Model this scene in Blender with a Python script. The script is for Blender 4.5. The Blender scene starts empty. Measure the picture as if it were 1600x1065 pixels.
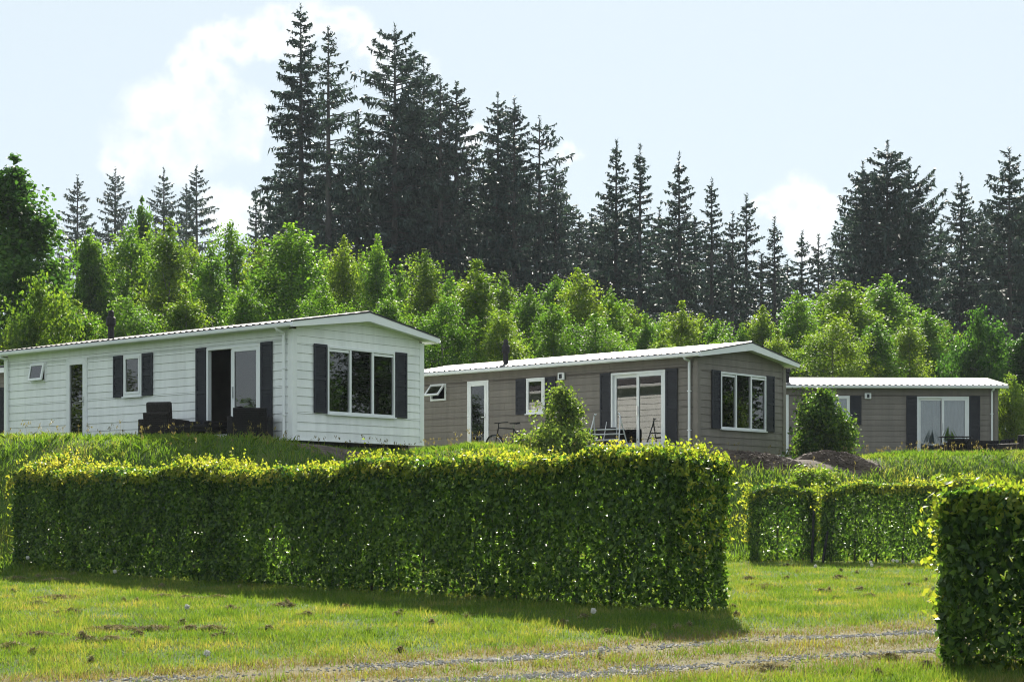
import bpy, math, random
import numpy as np
R = math.radians
SC = bpy.context.scene
COL = SC.collection

# ------------------------------------------------------------------ camera, sky, sun, exposure
EYE, FPX, HORIZON = 1.55, 2630.0, 799.5
SUN_EL, SUN_AZ = 34.0, 4.0                     # degrees; azimuth to the right of the view axis (+Y)
cam = bpy.data.cameras.new('camera')
cam.lens = 36.0 * FPX / 1600.0; cam.sensor_width = 36.0
cam.shift_y = (HORIZON - 532.5) / 1600.0
cam.clip_start = 0.1; cam.clip_end = 5000
camo = bpy.data.objects.new('camera', cam); COL.objects.link(camo)
camo.location = (0, 0, EYE); camo.rotation_euler = (R(90), 0, 0)
SC.camera = camo

W = bpy.data.worlds.new('World'); SC.world = W; W.use_nodes = True
SKY_STRENGTH = 0.057
def build_world():
    nt = W.node_tree; nt.nodes.clear(); N = nt.nodes.new; L = nt.links.new
    out = N('ShaderNodeOutputWorld'); bg = N('ShaderNodeBackground'); bg.inputs['Strength'].default_value = SKY_STRENGTH
    sky = N('ShaderNodeTexSky'); sky.sky_type = 'NISHITA'; sky.sun_disc = False
    sky.sun_elevation = R(SUN_EL); sky.sun_rotation = R(SUN_AZ)
    sky.altitude = 300; sky.air_density = 1.0; sky.dust_density = 0.3; sky.ozone_density = 1.5
    tc = N('ShaderNodeTexCoord')
    def math_(op, a, b=None, c=None, clamp=False):
        n = N('ShaderNodeMath'); n.operation = op; n.use_clamp = clamp
        for i, v in enumerate((a, b, c)):
            if v is None: continue
            if isinstance(v, (int, float)): n.inputs[i].default_value = v
            else: L(v, n.inputs[i])
        return n.outputs[0]
    sep = N('ShaderNodeSeparateXYZ'); L(tc.outputs['Generated'], sep.inputs[0])
    # broken, billowing displacement of the direction
    nz = N('ShaderNodeTexNoise'); nz.inputs['Scale'].default_value = 34; nz.inputs['Detail'].default_value = 10; nz.inputs['Roughness'].default_value = 0.54
    L(tc.outputs['Generated'], nz.inputs['Vector'])
    nz2 = N('ShaderNodeTexNoise'); nz2.inputs['Scale'].default_value = 22; nz2.inputs['Detail'].default_value = 8; nz2.inputs['Roughness'].default_value = 0.6
    L(tc.outputs['Generated'], nz2.inputs['Vector'])
    dispv = N('ShaderNodeVectorMath'); dispv.operation = 'SUBTRACT'; L(nz.outputs['Color'], dispv.inputs[0]); dispv.inputs[1].default_value = (0.5, 0.5, 0.5)
    scl = N('ShaderNodeVectorMath'); scl.operation = 'SCALE'; L(dispv.outputs[0], scl.inputs[0]); scl.inputs['Scale'].default_value = 0.040
    add = N('ShaderNodeVectorMath'); add.operation = 'ADD'; L(tc.outputs['Generated'], add.inputs[0]); L(scl.outputs[0], add.inputs[1])
    # cumulus heads standing in the sky: (tangent of bearing, tangent of elevation, radius)
    heads = [(-0.1939, 0.2660, 0.0122), (-0.1787, 0.2743, 0.0140), (-0.1597, 0.2819, 0.0131), (-0.1407, 0.2842, 0.0122), (-0.1255, 0.2812, 0.0114), (-0.1122, 0.2903, 0.0140), (-0.0970, 0.2873, 0.0131), (-0.0837, 0.2766, 0.0122), (-0.0753, 0.2629, 0.0105), (-0.2091, 0.2356, 0.0227), (-0.1856, 0.2432, 0.0227), (-0.1665, 0.2317, 0.0210), (-0.2224, 0.2196, 0.0166), (-0.1939, 0.2184, 0.0219), (-0.1578, 0.2260, 0.0122), (-0.1787, 0.2546, 0.0157), (-0.2300, 0.2070, 0.0131), (-0.1730, 0.1766, 0.0149), (-0.1551, 0.1778, 0.0131), (0.1673, 0.1831, 0.0157), (0.1833, 0.1766, 0.0131), (0.1757, 0.1652, 0.0157), (0.1532, 0.1816, 0.0087), (-0.0418, 0.2614, 0.0070), (-0.0532, 0.2675, 0.0087), (0.0304, 0.2082, 0.0079), (-0.0209, 0.2222, 0.0087),
             (-.9, .3, .05), (-.84, .33, .04), (-.95, .27, .045), (-1.1, .25, .05), (.8, .35, .05), (.86, .33, .045), (1.0, .3, .05), (.55, .5, .045), (.6, .48, .04)]
    cur = None
    for bx, ez, rad in heads:
        v = np.array([bx, 1.0, ez]); v /= np.linalg.norm(v)
        d = N('ShaderNodeVectorMath'); d.operation = 'DISTANCE'; L(add.outputs[0], d.inputs[0]); d.inputs[1].default_value = tuple(v)
        m = math_('MULTIPLY_ADD', d.outputs['Value'], -1.0 / (rad * .88), 1.0)          # 1 at the core, 0 at the rim
        if cur is None: cur = m
        else:
            s = N('ShaderNodeMath'); s.operation = 'SMOOTH_MAX'; L(cur, s.inputs[0]); L(m, s.inputs[1]); s.inputs[2].default_value = 0.15; cur = s.outputs[0]
    rim = N('ShaderNodeMapRange'); rim.interpolation_type = 'SMOOTHSTEP'; L(cur, rim.inputs[0]); rim.inputs[1].default_value = -0.45; rim.inputs[2].default_value = 0.45
    core = N('ShaderNodeMapRange'); core.interpolation_type = 'SMOOTHSTEP'; L(cur, core.inputs[0]); core.inputs[1].default_value = 0.3; core.inputs[2].default_value = 0.95
    core.inputs[3].default_value = 1.0; core.inputs[4].default_value = 0.28
    brk = N('ShaderNodeMapRange'); L(nz2.outputs['Fac'], brk.inputs[0]); brk.inputs[1].default_value = 0.36; brk.inputs[2].default_value = 0.62; brk.inputs[3].default_value = 0.15
    m = math_('MULTIPLY', rim.outputs[0], core.outputs[0]); m = math_('MULTIPLY', m, brk.outputs[0])
    # thin veil that whitens the whole sky a little, all round
    veil = N('ShaderNodeMix'); veil.data_type = 'RGBA'; veil.inputs[0].default_value = 0.9
    L(sky.outputs[0], veil.inputs[6]); veil.inputs[7].default_value = (4.8, 5.4, 5.75, 1)
    mix = N('ShaderNodeMix'); mix.data_type = 'RGBA'; L(m, mix.inputs[0]); L(veil.outputs[2], mix.inputs[6]); mix.inputs[7].default_value = (7.6, 7.6, 7.6, 1)
    L(mix.outputs[2], bg.inputs['Color']); L(bg.outputs[0], out.inputs[0])
build_world()

sun = bpy.data.lights.new('sun', 'SUN'); sun.energy = 5.0; sun.angle = R(0.55); sun.color = (1.0, 0.94, 0.83)
suno = bpy.data.objects.new('sun', sun); COL.objects.link(suno)
suno.rotation_euler = (R(-(90 - SUN_EL)), 0, R(-SUN_AZ))
vs = SC.view_settings
vs.view_transform = 'Standard'; vs.look = 'None'; vs.gamma = 1; vs.use_curve_mapping = False; vs.exposure = 1.52
SC.cycles.max_bounces = 8; SC.cycles.diffuse_bounces = 5; SC.cycles.glossy_bounces = 3; SC.cycles.transmission_bounces = 4; SC.cycles.transparent_max_bounces = 12
SC.cycles.caustics_reflective = False; SC.cycles.caustics_refractive = False
SC.cycles.sample_clamp_indirect = 4.0
SC.cycles.use_denoising = True; SC.cycles.filter_width = 1.1

# ------------------------------------------------------------------ helpers
def newmesh(name, V, F):
    me = bpy.data.meshes.new(name); me.from_pydata([tuple(map(float, v)) for v in V], [], [tuple(f) for f in F]); me.update(); return me
def quadmesh(name, V, k=4):
    """V (n*k,3): n faces of k corners of their own"""
    V = np.ascontiguousarray(V, dtype=np.float32).reshape(-1, 3); n = len(V) // k
    me = bpy.data.meshes.new(name)
    me.vertices.add(len(V)); me.vertices.foreach_set('co', V.ravel())
    me.loops.add(n * k); me.loops.foreach_set('vertex_index', np.arange(n * k, dtype=np.int32))
    me.polygons.add(n); me.polygons.foreach_set('loop_start', np.arange(0, n * k, k, dtype=np.int32))
    me.update(calc_edges=True); return me
def obj(name, me, mat, parent=None, loc=None, rot=None, scale=None):
    o = bpy.data.objects.new(name, me); COL.objects.link(o)
    if mat is not None and me is not None and len(me.materials) == 0: me.materials.append(mat)
    if parent is not None: o.parent = parent
    if loc is not None: o.location = loc
    if rot is not None: o.rotation_euler = rot
    if scale is not None: o.scale = scale
    return o
def tag(o, label=None, cat=None, group=None, kind=None):
    if label: o['label'] = label
    if cat: o['category'] = cat
    if group: o['group'] = group
    if kind: o['kind'] = kind
    return o
def empty(name, loc=(0, 0, 0), rz=0.0):
    o = bpy.data.objects.new(name, None); COL.objects.link(o); o.location = loc; o.rotation_euler = (0, 0, rz); o.empty_display_size = .2; return o
class MB:
    """collects boxes, tubes and prisms into one mesh"""
    def __init__(s): s.V = []; s.F = []
    def add(s, V, F):
        b = len(s.V); s.V += [tuple(v) for v in V]; s.F += [tuple(i + b for i in f) for f in F]; return s
    def box(s, x0, x1, y0, y1, z0, z1):
        V = [(x, y, z) for z in (z0, z1) for y in (y0, y1) for x in (x0, x1)]
        return s.add(V, [(0, 2, 3, 1), (4, 5, 7, 6), (0, 1, 5, 4), (2, 6, 7, 3), (0, 4, 6, 2), (1, 3, 7, 5)])
    def obox(s, c, ax, ay, az):
        c, ax, ay, az = map(np.array, (c, ax, ay, az))
        V = [c + i * ax + j * ay + k * az for k in (-1, 1) for j in (-1, 1) for i in (-1, 1)]
        return s.add(V, [(0, 2, 3, 1), (4, 5, 7, 6), (0, 1, 5, 4), (2, 6, 7, 3), (0, 4, 6, 2), (1, 3, 7, 5)])
    def tube(s, pts, rad, n=8, caps=True):
        pts = [np.array(p, float) for p in pts]
        rads = rad if hasattr(rad, '__len__') else [rad] * len(pts)
        rings = []
        up = np.array([0.0, 0, 1.0])
        for i, p in enumerate(pts):
            t = pts[min(i + 1, len(pts) - 1)] - pts[max(i - 1, 0)]; t /= (np.linalg.norm(t) + 1e-9)
            a = np.cross(t, up if abs(t[2]) < .95 else np.array([1.0, 0, 0])); a /= np.linalg.norm(a); b = np.cross(t, a)
            rings.append([p + rads[i] * (math.cos(2 * math.pi * k / n) * a + math.sin(2 * math.pi * k / n) * b) for k in range(n)])
        V = [v for r in rings for v in r]; F = []
        for i in range(len(pts) - 1):
            for k in range(n):
                F.append((i * n + k, i * n + (k + 1) % n, (i + 1) * n + (k + 1) % n, (i + 1) * n + k))
        if caps: F.append(tuple(range(n))[::-1]); F.append(tuple((len(pts) - 1) * n + k for k in range(n)))
        return s.add(V, F)
    def build(s, name, mat, parent=None, bevel=0.0, smooth=False, **kw):
        me = newmesh(name, s.V, s.F); o = obj(name, me, mat, parent, **kw)
        if smooth:
            for p in me.polygons: p.use_smooth = True
        if bevel: m = o.modifiers.new('bevel', 'BEVEL'); m.width = bevel; m.segments = 2; m.limit_method = 'ANGLE'
        return o

# ------------------------------------------------------------------ materials
def mat_nodes(name):
    m = bpy.data.materials.new(name); m.use_nodes = True; nt = m.node_tree; nt.nodes.clear()
    return m, nt, nt.nodes.new, nt.links.new
def surf(name, c1, c2=None, scale=3.0, rough=.6, bump=0.0, bscale=60, spec=.5, metal=0.0, stretch=(1, 1, 1), detail=6, lo=.35, hi=.65, tone=0.0):
    """noise-mottled principled material in object space"""
    m, nt, N, L = mat_nodes(name)
    out = N('ShaderNodeOutputMaterial'); p = N('ShaderNodeBsdfPrincipled'); L(p.outputs[0], out.inputs[0])
    tc = N('ShaderNodeTexCoord'); mp = N('ShaderNodeMapping'); mp.inputs['Scale'].default_value = stretch; L(tc.outputs['Object'], mp.inputs[0])
    nz = N('ShaderNodeTexNoise'); nz.inputs['Scale'].default_value = scale; nz.inputs['Detail'].default_value = detail; L(mp.outputs[0], nz.inputs['Vector'])
    r = N('ShaderNodeValToRGB'); L(nz.outputs['Fac'], r.inputs[0])
    r.color_ramp.elements[0].position = lo; r.color_ramp.elements[0].color = (*c1, 1); r.color_ramp.elements[1].position = hi; r.color_ramp.elements[1].color = (*(c2 or c1), 1)
    col = r.outputs[0]
    if tone:                                      # each board weathers a little differently, with faint run-off stains
        oi = N('ShaderNodeObjectInfo'); g = N('ShaderNodeNewGeometry'); ms = N('ShaderNodeMapping'); ms.inputs['Scale'].default_value = (6, 6, .5); L(g.outputs['Position'], ms.inputs[0])
        ns = N('ShaderNodeTexNoise'); ns.inputs['Scale'].default_value = 1.0; ns.inputs['Detail'].default_value = 7; L(ms.outputs[0], ns.inputs['Vector'])
        a = N('ShaderNodeMath'); a.operation = 'MULTIPLY_ADD'; L(oi.outputs['Random'], a.inputs[0]); a.inputs[1].default_value = tone; a.inputs[2].default_value = 1.0 - tone
        b = N('ShaderNodeMapRange'); L(ns.outputs['Fac'], b.inputs[0]); b.inputs[1].default_value = .35; b.inputs[2].default_value = .6; b.inputs[3].default_value = 1 - tone * 1.3; b.inputs[4].default_value = 1.0
        c = N('ShaderNodeMath'); c.operation = 'MULTIPLY'; L(a.outputs[0], c.inputs[0]); L(b.outputs[0], c.inputs[1])
        mx = N('ShaderNodeMix'); mx.data_type = 'RGBA'; mx.blend_type = 'MULTIPLY'; mx.inputs[0].default_value = 1; L(col, mx.inputs[6]); L(c.outputs[0], mx.inputs[7]); col = mx.outputs[2]
    L(col, p.inputs['Base Color']); p.inputs['Roughness'].default_value = rough; p.inputs['Metallic'].default_value = metal; p.inputs['Specular IOR Level'].default_value = spec
    if bump:
        nb = N('ShaderNodeTexNoise'); nb.inputs['Scale'].default_value = bscale; nb.inputs['Detail'].default_value = 5; L(mp.outputs[0], nb.inputs['Vector'])
        b = N('ShaderNodeBump'); b.inputs['Strength'].default_value = bump; b.inputs['Distance'].default_value = .02; L(nb.outputs['Fac'], b.inputs['Height']); L(b.outputs[0], p.inputs['Normal'])
    return m
def leafmat(name, cols, trans, tmix=.45, rough=.55, spec=.13, nscale=.6, vary=.5):
    """cols: ramp over the leaves (one random value each) ; trans: transmitted colour gain"""
    m, nt, N, L = mat_nodes(name)
    out = N('ShaderNodeOutputMaterial'); p = N('ShaderNodeBsdfPrincipled'); t = N('ShaderNodeBsdfTranslucent'); mx = N('ShaderNodeMixShader')
    g = N('ShaderNodeNewGeometry'); tc = N('ShaderNodeTexCoord')
    nz = N('ShaderNodeTexNoise'); nz.inputs['Scale'].default_value = nscale; nz.inputs['Detail'].default_value = 3; L(g.outputs['Position'], nz.inputs['Vector'])
    mr = N('ShaderNodeMapRange'); L(nz.outputs['Fac'], mr.inputs[0]); mr.inputs[1].default_value = .3; mr.inputs[2].default_value = .7
    mf = N('ShaderNodeMix'); mf.inputs[0].default_value = vary; L(g.outputs['Random Per Island'], mf.inputs[2]); L(mr.outputs[0], mf.inputs[3])
    r = N('ShaderNodeValToRGB'); L(mf.outputs[0], r.inputs[0])
    e = r.color_ramp.elements
    while len(e) < len(cols): e.new(.5)
    for i, c in enumerate(cols): e[i].position = .15 + .7 * i / (len(cols) - 1); e[i].color = (*c, 1)
    L(r.outputs[0], p.inputs['Base Color']); p.inputs['Roughness'].default_value = rough; p.inputs['Specular IOR Level'].default_value = spec
    tm = N('ShaderNodeMix'); tm.data_type = 'RGBA'; tm.blend_type = 'MULTIPLY'; tm.inputs[0].default_value = 1; L(r.outputs[0], tm.inputs[6]); tm.inputs[7].default_value = (*trans, 1)
    tm.clamp_result = False
    L(tm.outputs[2], t.inputs[0]); mx.inputs[0].default_value = tmix; L(p.outputs[0], mx.inputs[1]); L(t.outputs[0], mx.inputs[2]); L(mx.outputs[0], out.inputs[0])
    return m
M = {}
M['white'] = surf('white_pvc', (.74, .76, .78), (.80, .81, .81), rough=.35, scale=2)
M['wood_white'] = surf('cream_cladding', (.83, .85, .85), (.88, .89, .88), scale=1.2, rough=.5, tone=.07, stretch=(1, .15, 4), bump=.15, bscale=30)
M['wood_taupe'] = surf('taupe_cladding', (.18, .155, .132), (.215, .188, .16), scale=1.2, rough=.55, tone=.12, stretch=(1, .15, 4), bump=.15, bscale=30)
M['shutter'] = surf('anthracite_shutter', (.020, .021, .029), (.028, .030, .038), rough=.6, spec=.25, scale=5)
M['roof1'] = surf('grey_tile_sheet', (.07, .062, .060), (.15, .135, .13), scale=2.5, rough=.58, spec=.3, bump=.1, bscale=15)
M['roof2'] = surf('pale_tile_sheet', (.12, .113, .11), (.20, .188, .184), scale=2.0, rough=.55, spec=.32, bump=.06, bscale=15)
M['black'] = surf('black_metal', (.010, .010, .011), (.016, .016, .018), rough=.6, spec=.25)
M['dark'] = surf('dark_underside', (.02, .02, .02), (.035, .03, .028), rough=.9)
M['interior'] = surf('interior_lining', (.10, .085, .07), (.13, .11, .09), rough=.8)
M['curtain'] = surf('dark_curtain', (.045, .042, .04), (.075, .068, .062), rough=.9, scale=4)
M['net'] = surf('pale_blind', (.30, .36, .46), (.38, .44, .54), rough=.9, scale=2)
M['steel'] = surf('brushed_steel', (.55, .56, .58), (.65, .66, .68), rough=.3, metal=1.0)
M['pale_metal'] = surf('pale_metal', (.55, .56, .58), (.65, .66, .68), rough=.4, metal=.3)
M['wicker'] = surf('dark_wicker', (.006, .006, .007), (.018, .016, .015), scale=40, rough=.6, spec=.2, bump=.6, bscale=60)
M['cushion'] = surf('charcoal_cushion', (.010, .010, .013), (.018, .018, .021), rough=.85, spec=.1, scale=8)
M['brownw'] = surf('brown_wicker', (.012, .010, .009), (.030, .025, .022), scale=40, rough=.6, spec=.2, bump=.6, bscale=60)
M['soil'] = surf('bare_soil', (.046, .032, .024), (.115, .086, .066), scale=3.5, rough=.95, bump=.9, bscale=9, detail=9)
M['bark'] = surf('grey_bark', (.05, .045, .04), (.13, .12, .11), scale=5, rough=.9, stretch=(1, 1, .2), bump=.5, bscale=8)
M['birchbark'] = surf('pale_bark', (.07, .06, .05), (.24, .23, .21), scale=4, rough=.85, stretch=(.3, .3, 2))
M['sprucebark'] = surf('spruce_bark', (.030, .027, .027), (.085, .078, .075), scale=3, rough=.95, stretch=(1, 1, .3))
M['stem'] = surf('hedge_wood', (.045, .035, .028), (.10, .085, .07), scale=8, rough=.9)
M['rubber'] = surf('rubber', (.012, .012, .012), (.02, .02, .02), rough=.8)
M['seed'] = surf('seed_fluff', (.62, .60, .56), (.75, .73, .70), rough=.9, scale=30)
M['gravel'] = surf('gravel_stone', (.20, .19, .18), (.44, .42, .39), scale=8, rough=.85)
M['clod'] = leafmat('dry_clippings', [(.07, .06, .035), (.24, .21, .11), (.38, .34, .21)], (1.0, .9, .6), .2, rough=.8, nscale=5, vary=.3)
M['hedge'] = leafmat('hornbeam_leaf', [(.018, .044, .011), (.054, .108, .020), (.14, .215, .044)], (1.9, 2.1, .8), .40, rough=.45, spec=.28, vary=.25)
M['hedge_new'] = leafmat('young_hornbeam_leaf', [(.10, .155, .022), (.18, .215, .030), (.29, .265, .06)], (1.9, 1.9, .8), .52, rough=.5, spec=.15)
M['birch'] = leafmat('birch_leaf', [(.030, .076, .016), (.068, .138, .022), (.130, .205, .036)], (2.0, 2.1, .7), .50, nscale=.35)
M['lime'] = leafmat('lime_green_leaf', [(.044, .092, .018), (.092, .155, .024), (.170, .225, .038)], (2.0, 2.0, .7), .50, nscale=.35)
M['maple'] = leafmat('maple_leaf', [(.024, .060, .018), (.050, .105, .026), (.095, .16, .036)], (1.8, 2.1, .8), .45, nscale=.35)
M['spruce'] = leafmat('spruce_needles', [(.022, .040, .040), (.042, .068, .064), (.075, .105, .088)], (1.0, 1.2, .8), .20, rough=.6, spec=.2, nscale=.25)
M['grass'] = leafmat('lawn_blade', [(.048, .098, .018), (.072, .138, .022), (.112, .165, .036), (.21, .20, .08)], (2.1, 1.85, .7), .45, nscale=1.4, vary=.6)
M['grass_dry'] = leafmat('dry_lawn_blade', [(.13, .12, .035), (.20, .17, .06), (.26, .22, .10)], (1.3, 1.2, .8), .35, nscale=1.0, vary=.4)
M['grass_tall'] = leafmat('meadow_blade', [(.048, .100, .018), (.078, .145, .024), (.12, .185, .036), (.20, .21, .08)], (2.1, 2.1, .7), .45, nscale=.5, vary=.5)

def glassmat():
    m, nt, N, L = mat_nodes('window_glass')
    out = N('ShaderNodeOutputMaterial'); tr = N('ShaderNodeBsdfTransparent'); tr.inputs[0].default_value = (.80, .86, .86, 1)
    gl = N('ShaderNodeBsdfGlossy'); gl.inputs['Roughness'].default_value = .015
    tc = N('ShaderNodeTexCoord'); nz = N('ShaderNodeTexNoise'); nz.inputs['Scale'].default_value = 1.2; L(tc.outputs['Object'], nz.inputs['Vector'])
    b = N('ShaderNodeBump'); b.inputs['Strength'].default_value = .012; b.inputs['Distance'].default_value = .05; L(nz.outputs['Fac'], b.inputs['Height']); L(b.outputs[0], gl.inputs['Normal'])
    fr = N('ShaderNodeFresnel'); fr.inputs['IOR'].default_value = 2.1
    mx = N('ShaderNodeMixShader'); L(fr.outputs[0], mx.inputs[0]); L(tr.outputs[0], mx.inputs[1]); L(gl.outputs[0], mx.inputs[2]); L(mx.outputs[0], out.inputs[0])
    return m
M['glass'] = glassmat()

# ------------------------------------------------------------------ terrain
CX = [-400, -60, -20, -13, -9, -6, -3.5, -1.5, 1, 4, 7, 9.5, 14, 20, 40, 400]
CY = [46, 46, 39.5, 36.8, 35.0, 33.9, 34.4, 36.6, 39.2, 39.6, 40.6, 42.5, 46, 49, 54, 54]
TX = [-400, -14, -8, -5.5, -4, -2.5, -1, 2.5, 4.5, 8, 10, 14, 400]
TZ = [3.02, 3.02, 3.02, 3.02, 2.95, 2.74, 2.93, 2.96, 2.86, 2.80, 2.95, 3.12, 3.12]
def wob(x, y):
    return (np.sin(x * .9 + y * .4) * .5 + np.sin(x * .37 - y * .8 + 1.3) * .5 + np.sin(x * 2.3 + y * 1.9 + .6) * .22 + np.sin(-x * 3.1 + y * 2.6) * .15)
def gz(x, y):
    x = np.asarray(x, float); y = np.asarray(y, float)
    lawn = np.interp(y, [-400, 0, 14, 19, 30, 34, 60], [0, 0, .20, .40, .50, .53, .56]) + .012 * wob(x * 1.7, y * 1.7)
    d = y - np.interp(x, CX, CY)
    t = np.clip((d + 5.5) / 5.5, 0, 1); t = t * t * (3 - 2 * t)
    terr = np.interp(x, TX, TZ) + np.clip(y - 52, 0, 400) * .030 + .05 * wob(x, y)
    terr = terr + .13 * np.exp(-((d - .2) / 1.1) ** 2) * np.clip((-x - 8.6) / 2, 0, 1)          # grassy rim before the white chalet
    terr = terr + .03 * np.exp(-((d - .6) / 1.2) ** 2) * np.clip((2.6 - np.abs(x - .2)) / 1.5, 0, 1)
    return lawn + (terr - lawn) * t
def at_px(px, y):                      # world x of a bearing at depth y
    return (px - 800.0) / FPX * y
def z_px(py, y): return EYE + (HORIZON - py) / FPX * y
def hit(px, py):
    """where the sight line of a pixel meets the terrain"""
    for y in np.arange(11.5, 60, .05):
        x = at_px(px, y)
        if gz(x, y) >= z_px(py, y): return x, y
    return at_px(px, 60), 60
STR1 = np.array([(-30, 4), (-12, 9.9), (-5.2, 12.6), (-3.0, 13.55), (-.6, 14.75), (2.5, 16.5), (4.6, 17.35), (9, 18.9), (20, 22)], float)
STR2 = np.array([(-30, 2.2), (-12, 8.1), (-5.2, 10.9), (-1.1, 13.25), (.6, 13.95), (2.4, 14.9), (4.2, 15.75), (9, 17.3), (20, 20.2)], float)
def ydist(P, x, y): return np.abs(y - np.interp(x, P[:, 0], P[:, 1])) * .88
def track_w(x, y):
    return np.minimum(ydist(STR1, x, y), ydist(STR2, x, y))
SOILS = [(-5.3, 34.6, 1.9, .8), (-3.9, 34.6, 1.2, 1.3), (4.6, 39.9, 1.5, 1.3), (6.1, 40.2, 1.7, 1.5), (7.9, 41.2, 1.4, 1.3), (-8.3, 37.4, 2.2, .9)]
def soil_mask(x, y):
    m = np.full(np.shape(x), -9.0)
    for cx, cy, a, b in SOILS: m = np.maximum(m, 1 - np.sqrt(((x - cx) / a) ** 2 + ((y - cy) / b) ** 2) + .16 * wob(x * 2.5, y * 2.5))
    return m

def ground_material():
    m, nt, N, L = mat_nodes('meadow_ground')
    out = N('ShaderNodeOutputMaterial'); p = N('ShaderNodeBsdfPrincipled'); L(p.outputs[0], out.inputs[0]); p.inputs['Roughness'].default_value = .95; p.inputs['Specular IOR Level'].default_value = .1
    tc = N('ShaderNodeTexCoord')
    def noise(s, d=6, rg=.55):
        n = N('ShaderNodeTexNoise'); n.inputs['Scale'].default_value = s; n.inputs['Detail'].default_value = d; n.inputs['Roughness'].default_value = rg; L(tc.outputs['Object'], n.inputs['Vector']); return n.outputs['Fac']
    def ramp(f, pts):
        r = N('ShaderNodeValToRGB'); L(f, r.inputs[0]); e = r.color_ramp.elements
        while len(e) < len(pts): e.new(.5)
        for i, (q, c) in enumerate(pts): e[i].position = q; e[i].color = (*c, 1)
        return r.outputs[0]
    def mix(f, a, b):
        x = N('ShaderNodeMix'); x.data_type = 'RGBA'; L(f, x.inputs[0]); L(a, x.inputs[6]); L(b, x.inputs[7]); return x.outputs[2]
    at = N('ShaderNodeAttribute'); at.attribute_name = 'cover'; sx = N('ShaderNodeSeparateColor'); L(at.outputs['Color'], sx.inputs[0])
    green = ramp(noise(.9), [(.3, (.034, .068, .014)), (.55, (.060, .105, .020)), (.75, (.10, .12, .035))])
    soil = ramp(noise(5, 9), [(.3, (.05, .04, .033)), (.7, (.15, .125, .105))])
    grav = ramp(noise(22, 8, .8), [(.3, (.11, .10, .085)), (.5, (.24, .225, .20)), (.7, (.42, .40, .37))])
    dry = ramp(noise(7, 8), [(.3, (.085, .075, .035)), (.7, (.19, .165, .085))])
    def thr(ch, lo, hi, amp):
        a = N('ShaderNodeMath'); a.operation = 'MULTIPLY_ADD'; L(noise(3.5, 8, .7), a.inputs[0]); a.inputs[1].default_value = amp; L(ch, a.inputs[2])
        r = N('ShaderNodeMapRange'); L(a.outputs[0], r.inputs[0]); r.inputs[1].default_value = lo + amp * .5; r.inputs[2].default_value = hi + amp * .5; return r.outputs[0]
    c = mix(thr(sx.outputs[1], .25, .75, .5), green, dry)
    c = mix(thr(sx.outputs[0], .40, .60, .5), c, grav)
    c = mix(thr(sx.outputs[2], .35, .6, .4), c, soil)
    L(c, p.inputs['Base Color'])
    b = N('ShaderNodeBump'); b.inputs['Strength'].default_value = .8; b.inputs['Distance'].default_value = .04; L(noise(18, 8, .7), b.inputs['Height']); L(b.outputs[0], p.inputs['Normal'])
    return m
def build_ground():
    xs = np.concatenate([[-320, -250, -120, -70, -45], np.arange(-32, -14, .8), np.arange(-14, 16, .2), np.arange(16, 34, .8), [45, 70, 120, 250, 320]])
    ys = np.concatenate([[-320, -150, -60, -20, -5, 3, 7], np.arange(10, 30, .16), np.arange(30, 52, .25), np.arange(52, 70, 1.2), np.arange(70, 200, 8), [260, 400, 640]])
    X, Y = np.meshgrid(xs, ys); Z = gz(X, Y)
    Z = np.where(Y > 260, Z - (Y - 260) * .03, Z)
    V = np.stack([X, Y, Z], -1).reshape(-1, 3); ny, nx = X.shape
    i = (np.arange(ny - 1)[:, None] * nx + np.arange(nx - 1)[None]).ravel()
    F = np.stack([i, i + 1, i + nx + 1, i + nx], -1)
    me = bpy.data.meshes.new('ground'); me.vertices.add(len(V)); me.vertices.foreach_set('co', V.astype(np.float32).ravel())
    me.loops.add(F.size); me.loops.foreach_set('vertex_index', F.astype(np.int32).ravel())
    me.polygons.add(len(F)); me.polygons.foreach_set('loop_start', np.arange(0, F.size, 4, dtype=np.int32)); me.update(calc_edges=True)
    me.polygons.foreach_set('use_smooth', np.ones(len(F), bool))
    x, y = V[:, 0], V[:, 1]
    tw = track_w(x, y); g = np.clip(1 - tw / .34, 0, 1) * np.clip(.75 + .45 * wob(x * 1.3, y * 1.3), 0, 1); d = np.clip(1 - np.maximum(tw - .55, 0) / .7, 0, 1)
    s = np.clip(soil_mask(x, y) * 1.6 + .3, 0, 1); s = np.where(y < 32, 0, s)
    a = me.color_attributes.new('cover', 'FLOAT_COLOR', 'POINT'); a.data.foreach_set('color', np.stack([g, d, s, np.ones_like(g)], -1).astype(np.float32).ravel())
    return tag(obj('ground', me, ground_material()), kind='structure')
build_ground()

# ------------------------------------------------------------------ chalets (all of one model)
CW, CL, CH = 4.1, 10.62, 2.42          # width, length, wall height to the eave
OVS, OVG = .25, .30                    # overhangs at the eave and at the gable
RISE = .46
ROW = .186
def roof_z(x):                         # underside line of the roof boards at local x
    return CH - .02 + (RISE - .12) * (1 - abs(x - CW / 2) / (CW / 2 + OVS))
def seg_minus(a0, a1, cuts):
    segs = [(a0, a1)]
    for c0, c1 in cuts:
        n = []
        for s0, s1 in segs:
            if c1 <= s0 or c0 >= s1: n.append((s0, s1)); continue
            if c0 > s0: n.append((s0, c0))
            if c1 < s1: n.append((c1, s1))
        segs = n
    return [(s0, s1) for s0, s1 in segs if s1 - s0 > .015]
PLANK = newmesh('plank', [(-.006, 0, 0), (-.024, 0, 0), (-.008, 0, 1), (-.006, 0, 1), (-.006, 1, 0), (-.024, 1, 0), (-.008, 1, 1), (-.006, 1, 1)],
                [(0, 1, 2, 3), (7, 6, 5, 4), (1, 5, 6, 2), (0, 4, 5, 1), (3, 2, 6, 7), (0, 3, 7, 4)])
PLANKS = {}
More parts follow.
